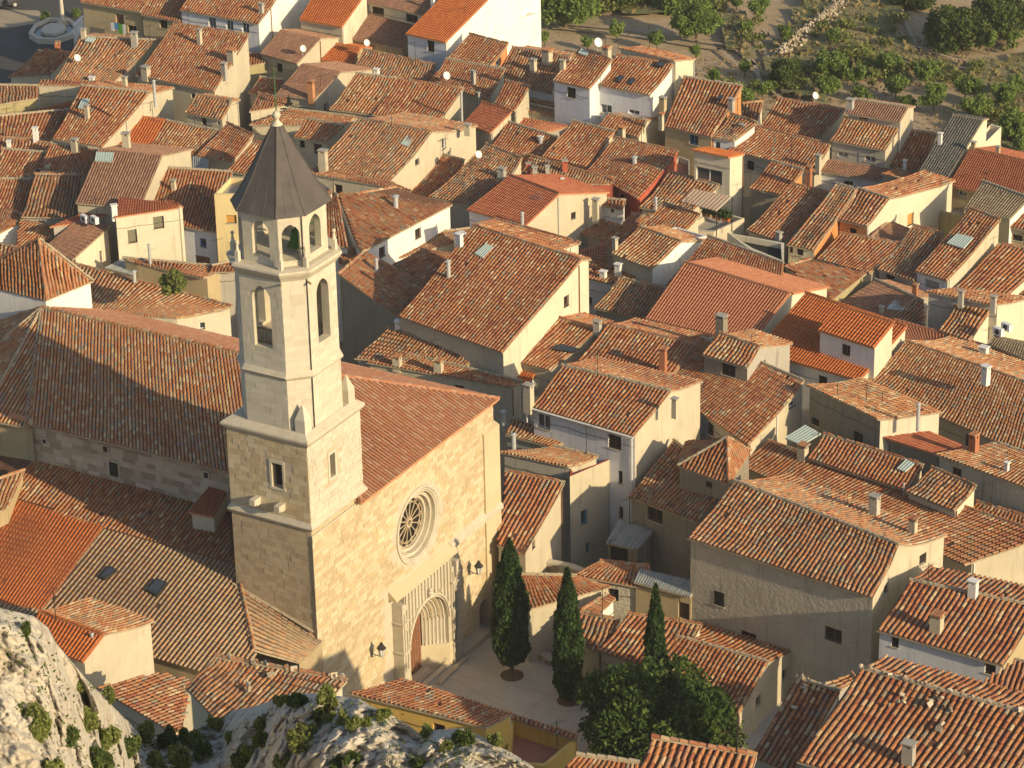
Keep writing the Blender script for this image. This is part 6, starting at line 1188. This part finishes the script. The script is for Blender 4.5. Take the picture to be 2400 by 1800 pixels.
# scattered weeds in the field
rs = np.random.default_rng(5); P = []
while len(P) < 2600:
    q = at((rs.uniform(1200, 2400), rs.uniform(-10, 330)), GZ + .3)
    if noise.noise((q[0] * .06, q[1] * .06, 9)) > .08: P.append(q)
o = leaf_cloud('weeds', np.array(P), .22, 'leaf_dry', None, up=1., seed=3); o['kind'] = 'stuff'
# dry stone wall on the slope
dw = thing('dry_stone_wall', 'tumbled pale dry stone wall running up the slope to the top edge', 'wall', at(T(3, 0, 240, 380), GZ)); rs = np.random.default_rng(8)
path = [T(3, 0, 100, 500), T(3, 0, 240, 350), T(3, 0, 450, 200), T(3, 0, 560, 90), T(3, 0, 650, -20)]; pw = [at(q, GZ + .5) for q in path]; mb = MB(); cnt = 0
for A, B in zip(pw, pw[1:]):
    L = np.linalg.norm(B - A); X = unit(B - A); Y = np.array([-X[1], X[0], 0])
    for k in range(int(L * 26)):
        c = A + (B - A) * rs.random() + Y * rs.normal(0, .55) ; hgt = rs.uniform(0, 1.0) * max(0, 1 - abs((c - A) @ Y) / 1.4); s_ = rs.uniform(.14, .34); c = np.array([c[0], c[1], GZ + .35 + hgt]); R_ = rs.normal(0, 1, (3, 3)); q_, _ = np.linalg.qr(R_)
        tgt = MB() if cnt < 200 else mb; cnt += 1; a, b, d = q_[0] * s_, q_[1] * s_ * .8, q_[2] * s_ * .6; tgt.box(c - a / 2 - b / 2 - d / 2, a, b, d)
        if tgt is not mb: tgt.build('stone', 'stone_rubble', dw)
o = mb.build('rubble', 'stone_rubble', dw); o['kind'] = 'stuff'
# ------------------------------------------------------------------ limestone crag in the foreground
crest = [(-60, 1385), (0, 1425), (30, 1432), (75, 1443), (110, 1470), (130, 1508), (165, 1550), (200, 1590), (222, 1614), (250, 1640), (290, 1682), (320, 1712), (345, 1730), (380, 1735), (420, 1722), (470, 1705), (520, 1680), (545, 1665), (600, 1655), (645, 1638), (690, 1625), (740, 1625), (800, 1632), (840, 1637), (870, 1655), (920, 1678), (960, 1702), (985, 1722), (1010, 1712), (1080, 1706), (1120, 1722), (1160, 1745), (1200, 1765), (1240, 1790), (1290, 1830), (1340, 1890)]
cx_, cy_ = zip(*crest); nc, nr = 430, 190
colx = np.linspace(-60, 1340, nc); cy = np.interp(colx, cx_, cy_); Dc = np.interp(colx, [-60, 100, 230, 330, 520, 700, 900, 1340], [84, 86, 92, 103, 104, 98, 94, 90])
V = []
for j in range(nr):
    t = j / (nr - 1)
    for i in range(nc):
        if j < 12:      # the far side falls away behind the crest
            q = (12 - j) / 12; d = ray((colx[i], cy[i])); d = d / np.linalg.norm(d); p = CP + d * Dc[i]; fwd = np.array([0, 1., 0]); p = p + fwd * q * 3 + Z3 * (-q * q * 22); V.append(p); continue
        tt = (j - 12) / (nr - 13); y = cy[i] + (1980 - cy[i]) * tt ** 1.15; d = ray((colx[i], y)); d = d / np.linalg.norm(d)
        dist = Dc[i] - 7 * tt * (1 + .15 * math.sin(colx[i] * .01))
        p0 = CP + d * dist; v = Vector((p0[0] * .22 + p0[1] * .14, p0[1] * .20, p0[2] * .28)); rg = noise.ridged_multi_fractal(v, .9, 2.1, 6, .9, 1.8) if hasattr(noise, 'ridged_multi_fractal') else 0
        fb = noise.fractal(Vector(p0) * .16, .8, 2.0, 6); fine = noise.fractal(Vector(p0) * 1.1, .7, 2.1, 5)
        amp = min(1, tt * 9); lay = math.sin((p0[0] * .5 + p0[2] * 1.1 + fb * 4)) * .35
        vo = noise.voronoi(Vector((p0[0] * .42, p0[1] * .30, p0[2] * .7 + fb)))[0]; ck = max(0, .10 - (vo[1] - vo[0])) * 2 * amp; vo2 = noise.voronoi(Vector(p0) * 1.5)[0]; ck += max(0, .12 - (vo2[1] - vo2[0])) * 1.3 * amp
        V.append(CP + d * (dist + ck - amp * ((rg - 1.0) * .55 + fb * 2.0 + lay * .8) - min(1, .3 + tt * 4) * fine * .42))
o = mesh('rock_outcrop', V, [[j * nc + i, j * nc + i + 1, (j + 1) * nc + i + 1, (j + 1) * nc + i][::-1] for j in range(nr - 1) for i in range(nc - 1)], 'rock', smooth=True); o['kind'] = 'structure'
RV_ = np.array(V).reshape(nr, nc, 3)
def onrock(px):
    d0 = RV_ - CP; z = d0 @ DV; X = 1200 + f_px * (d0 @ RV) / z; Y = 900 - f_px * (d0 @ UV) / z; e = (X[12:] - px[0]) ** 2 + (Y[12:] - px[1]) ** 2; k = np.unravel_index(e.argmin(), e.shape); return RV_[12 + k[0], k[1]]
SH = [(95, 1712, 130, 130), (205, 1705, 70, 80), (255, 1640, 40, 40), (185, 1620, 40, 30), (345, 1730, 70, 60), (400, 1745, 70, 50), (455, 1745, 60, 40), (510, 1712, 40, 35), (300, 1775, 90, 60), (420, 1790, 110, 50), (560, 1790, 70, 40), (770, 1655, 65, 62), (700, 1655, 45, 35), (660, 1650, 40, 25), (895, 1680, 40, 22), (830, 1705, 40, 38), (800, 1695, 30, 35), (770, 1690, 35, 28), (745, 1685, 35, 30), (700, 1755, 60, 60), (720, 1725, 60, 40), (620, 1750, 50, 40), (605, 1710, 40, 30), (860, 1700, 30, 25), (1085, 1745, 70, 45), (1165, 1740, 40, 32), (1045, 1755, 30, 24), (830, 1790, 50, 30), (790, 1795, 50, 30), (665, 1795, 50, 30), (480, 1770, 50, 35), (980, 1800, 40, 25), (160, 1735, 60, 50), (250, 1745, 60, 50), (60, 1490, 35, 40), (580, 1770, 45, 30), (540, 1735, 40, 30), (1000, 1720, 40, 20), (360, 1795, 80, 40), (240, 1800, 90, 50), (120, 1830, 100, 60)]
SH = sorted(SH)
for k, (x, y, w, h) in enumerate(SH):
    B = onrock((x, y)); D = (B - CP) @ DV; sc = f_px / D; rs = np.random.default_rng(300 + k); w, h = min(w, 40 + w * .35), min(h, 40 + h * .35); R_ = w / sc / 2 * .8; H_ = h / sc / .86 * .8; r_ = thing('shrub', "%s wild shrub, %s from the left on the pale crag" % ('bushy juniper' if w > 60 else 'small', ordinal(k)), 'shrub', B, 'shrubs on the crag')
    blobs = [(B + np.array([rs.normal(0, R_ * .4), rs.normal(0, R_ * .4), H_ * rs.uniform(.15, .6)]), (R_ * .45, R_ * .45, H_ * .38)) for _ in range(9)]
    leaf_cloud('foliage', clump_points(rs, blobs, int(900 + w * h * .7), .2), .065, 'leaf_shrub' if k % 3 else 'leaf_dark', r_, up=.8, aspect=2.2, seed=k)
    m_ = MB(); [m_.tube(B - Z3 * .2, b[0], .02, 4, .008) for b in blobs[:4]]; m_.build('stem', 'bark', r_)
rs = np.random.default_rng(77); P = []
for _ in range(7000):
    i = rs.integers(12, nr - 2); j = rs.integers(1, nc - 2); p = RV_[i, j]
    if noise.noise(Vector(p) * .33 + Vector((5, 1, 2))) > .12: P.append(p + rs.normal(0, .08, 3) + Z3 * .08)
o = leaf_cloud('ground_cover', np.array(P), .06, 'leaf_dark', None, up=1, aspect=2, seed=9); o['kind'] = 'stuff'
# ------------------------------------------------------------------ fountain square at the far left, car, washing
def LP_(x, y, z=GZ + .4): return at(T(0, 0, x, y), z)
fo = thing('fountain', 'pale stone fountain pool with a low rim at the far left square', 'fountain', LP_(450, 290)); c = LP_(450, 280)
rimp = [LP_(*q) for q in ((250, 330), (300, 250), (420, 195), (600, 200), (690, 260), (640, 330), (480, 385), (330, 380))]; mb = MB(); ctr = sum(rimp) / 8; inn = [q + (ctr - q) * .16 for q in rimp]
mb.V = [tuple(q) for q in rimp] + [tuple(q + Z3 * .6) for q in rimp] + [tuple(q + Z3 * .6) for q in inn] + [tuple(q + Z3 * .2) for q in inn]; mb.F = [[8 * k + i, 8 * k + (i + 1) % 8, 8 * k + 8 + (i + 1) % 8, 8 * k + 8 + i] for k in range(3) for i in range(8)]; mb.M = [0] * 24; mb.build('basin_rim', 'stone_pale', fo)
w_ = MB(); w_.add([tuple(q + Z3 * .3) for q in inn], [list(range(8))]); w_.build('water', 'glass', fo)
in2 = [q + (ctr - q) * .5 for q in rimp]; w2 = MB(); w2.prism([(q[0], q[1]) for q in in2], GZ + .5, GZ + 1.0); w2.build('inner_basin', 'stone_pale', fo)
sb = LP_(545, 225); stt = thing('statue_column', 'tall pale statue on a slim column at the far left square', 'statue', sb); m_ = MB(); m_.cbox(sb, np.array([1., 0, 0]), np.array([0, 1., 0]), 1.5, 1.5, sb[2], sb[2] + .35); m_.cbox(sb, np.array([1., 0, 0]), np.array([0, 1., 0]), 1.0, 1.0, sb[2] + .35, sb[2] + .8); m_.build('pedestal', 'stone_trim', stt)
m_ = MB(); m_.lathe(sb + Z3 * .8, [(.28, 0), (.24, .2), (.20, 2.4), (.28, 2.6)], 10); m_.build('column', 'stone_pale', stt)
m_ = MB(); m_.lathe(sb + Z3 * 3.4, [(.32, 0), (.27, .5), (.30, .9), (.22, 1.2), (.10, 1.35), (.15, 1.5), (.10, 1.68), (0, 1.72)], 10); m_.tube(sb + np.array([.2, 0, 4.5]), sb + np.array([.45, -.1, 4.0]), .07, 6); m_.tube(sb + np.array([-.2, 0, 4.5]), sb + np.array([-.4, -.1, 4.1]), .07, 6); m_.build('figure', 'stone_pale', stt, smooth=True)
for k, (x, y, w, lab) in enumerate(((395, 180, 80, "clipped round bush left of the far statue"), (660, 140, 70, "clipped bush right of the far statue"))):
    B = LP_(x, y); D = (B - CP) @ DV; R_ = w / 3.687 / (f_px / D) / 2; r_ = thing('clipped_bush', lab, 'bush', B); rs = np.random.default_rng(k); leaf_cloud('foliage', clump_points(rs, [(B + Z3 * R_ * .8, (R_, R_, R_ * 1.1))], 1500, .3), .16, 'leaf_orchard', r_)
bl_ = thing('balustrade', 'white balustrade round the steps beside the far left fountain', 'balustrade', LP_(720, 280)); pts = [LP_(640, 300, 1.6), LP_(720, 215, 1.6), LP_(955, 240, 1.6), LP_(960, 290, 1.6)]
for A, B in zip(pts, pts[1:]):
    m_ = MB(); X = unit(B - A); Y = np.array([-X[1], X[0], 0]); m_.box(A - Y * .1 + Z3 * .9, B - A, Y * .2, Z3 * .15); m_.box(A - Y * .1 - Z3 * 2.4, B - A, Y * .2, Z3 * 2.5); m_.build('rail', 'plastic_white', bl_)
    n_ = int(np.linalg.norm(B - A) / .3)
    for q in range(n_): b_ = MB(); b_.lathe(A + (B - A) * (q + .5) / n_ + Z3 * .1, [(.07, 0), (.10, .25), (.05, .55), (.07, .8)], 6); b_.build('baluster', 'plastic_white', bl_)
cr = thing('parked_car', 'dark grey hatchback car cut by the top left corner', 'car', LP_(20, 70)); c = LP_(15, 62); X = unit(LP_(120, 45) - LP_(-60, 75)); Y = np.array([-X[1], X[0], 0])
def cpt(x, y, z): return c + X * x + Y * y + Z3 * z
prof = [(-2.1, .35), (-2.15, .8), (-1.3, .95), (-.7, 1.45), (1.3, 1.5), (1.95, 1.0), (2.1, .85), (2.1, .35)]; mb = MB(); n = len(prof); mb.add([cpt(x, -.85 if z < 1.2 else -.72, z) for x, z in prof] + [cpt(x, .85 if z < 1.2 else .72, z) for x, z in prof], [[i, (i + 1) % n, n + (i + 1) % n, n + i] for i in range(n)] + [list(range(n))[::-1], list(range(n, 2 * n))])
MATS['car_paint'] = None; plain_mat('car_paint', (.045, .045, .05), .05, 1, st=.05, rough=.25); mb.build('body', 'car_paint', cr)
for sy in (-1, 1):
    for sx in (-1.3, 1.3):
        m_ = MB(); m_.tube(cpt(sx, sy * .72, .33), cpt(sx, sy * .88, .33), .33, 14); o = m_.build('wheel', 'iron', cr); m2 = MB(); m2.tube(cpt(sx, sy * .86, .33), cpt(sx, sy * .895, .33), .2, 10); m2.build('rim', 'galvan', o)
    for a, b in ((-.6, .25), (.32, 1.15)): m_ = MB(); m_.add([cpt(a - .25, sy * .852, .98), cpt(b + .1, sy * .852, .98), cpt(b, sy * .745, 1.4), cpt(a, sy * .745, 1.4)], [[0, 1, 2, 3]]); m_.build('side_window', 'glass', cr)
    m_ = MB(); m_.box(cpt(2.02, sy * .62 - .12, .78), X * .1, Y * .24, Z3 * .22); m_.build('tail_light', 'paint_red', cr)
m_ = MB(); m_.add([cpt(1.40, -.66, 1.46), cpt(1.40, .66, 1.46), cpt(1.96, .72, 1.03), cpt(1.96, -.72, 1.03)], [[0, 1, 2, 3]]); m_.build('rear_window', 'glass', cr)
m_ = MB(); m_.box(cpt(2.1, -.26, .55), X * .02, Y * .52, Z3 * .12); m_.build('number_plate', 'plastic_white', cr)
wl = thing('washing_line', 'washing line under the window of the far left ochre house', 'washing line', LP_(1000, 200, 5)); o2 = HOUSES[0][1]; e_ = unit((o2[1] - o2[0]) * [1, 1, 0]); nf = np.cross(e_, Z3)
A = on_plane(T(0, 0, 955, 190), o2[0] + nf * .3, nf); B = on_plane(T(0, 0, 1085, 212), o2[0] + nf * .3, nf); m_ = MB(); m_.tube(A, B, .012, 4); m_.tube(A, A - nf * .6, .02, 4); m_.tube(B, B - nf * .6, .02, 4); m_.build('line', 'iron', wl)
plain_mat('cloth_green', (.10, .38, .06), .1, 3, st=0)
for k, (t, w_, h_, mt, nm) in enumerate(((.12, .45, .9, 'plastic_white', 'white shirt'), (.38, .5, .7, 'paint_blue', 'blue'), (.62, .5, 1.1, 'cloth_green', 'green towel'), (.88, .3, 1.5, 'plastic_white', 'white towel'))):
    q = A + (B - A) * t; m_ = MB(); m_.box(q - e_ * w_ / 2 - Z3 * h_ - nf * .02, e_ * w_, nf * .03, Z3 * h_); o = m_.build('garment', mt, wl)
# striped corrugated awning over the walled terrace
aw_ = [at(T(2, 1, *q), z) for q, z in (((1452, 82), 9.6), ((1768, 168), 9.6), ((1903, 42), 10.3), ((1560, -25), 10.3))]; th_ = thing('awning', 'pink striped corrugated awning on posts beside the potted plants', 'awning', aw_[0])
n_ = 22
for i in range(n_):
    m_ = MB(); s0, s1 = i / n_, (i + .82) / n_; q = [aw_[0] + (aw_[1] - aw_[0]) * s for s in (s0, s1)] + [aw_[3] + (aw_[2] - aw_[3]) * s for s in (s1, s0)]; hi_ = [v + Z3 * .05 for v in q]; m_.add(q + hi_, [[4, 5, 6, 7], [0, 1, 5, 4], [1, 2, 6, 5], [3, 0, 4, 7], [0, 3, 2, 1]]); m_.build('corrugation', 'wall_cream' if i % 2 else 'tile_churchpink', th_)
m_ = MB(); m_.add([q - Z3 * .02 for q in aw_], [[0, 1, 2, 3]]); m_.build('sheet', 'tile_churchpink', th_)
for q in aw_: m_ = MB(); m_.tube(q - Z3 * 3.2, q, .05, 6); m_.build('post', 'iron', th_)
for k, (x, y) in enumerate(((1660, 170), (1700, 178), (1745, 190), (1785, 205), (1830, 215), (1868, 222))):
    B = at(T(2, 1, x, y), 7.5); r_ = thing('potted_plant', "potted plant, %s from the left under the striped awning" % ordinal(k), 'plant', B - Z3 * .4, 'potted plants on the terrace'); m_ = MB(); m_.lathe(B - Z3 * .4, [(.14, 0), (.2, .35), (.22, .38), (.18, .38)], 8); m_.build('pot', 'tile_orange', r_); rs = np.random.default_rng(k); leaf_cloud('foliage', clump_points(rs, [(B + Z3 * .3, (.38, .38, .45))], 160, .1), .13, 'leaf_tree', r_)

# ------------------------------------------------------------------ air
hz = bpy.data.materials.new('air'); hz.use_nodes = True; t_ = hz.node_tree; t_.nodes.remove(t_.nodes['Principled BSDF']); pv = t_.nodes.new('ShaderNodeVolumePrincipled'); pv.inputs['Density'].default_value = HAZE; pv.inputs['Color'].default_value = (.85, .84, .80, 1); pv.inputs['Anisotropy'].default_value = .2
t_.links.new(pv.outputs[0], t_.nodes['Material Output'].inputs['Volume']); MATS['air'] = hz
m_ = MB(); m_.box((-3200, -260, -40), (6400, 0, 0), (0, 6500, 0), (0, 0, 150)); o = m_.build('haze', 'air'); o['kind'] = 'stuff'
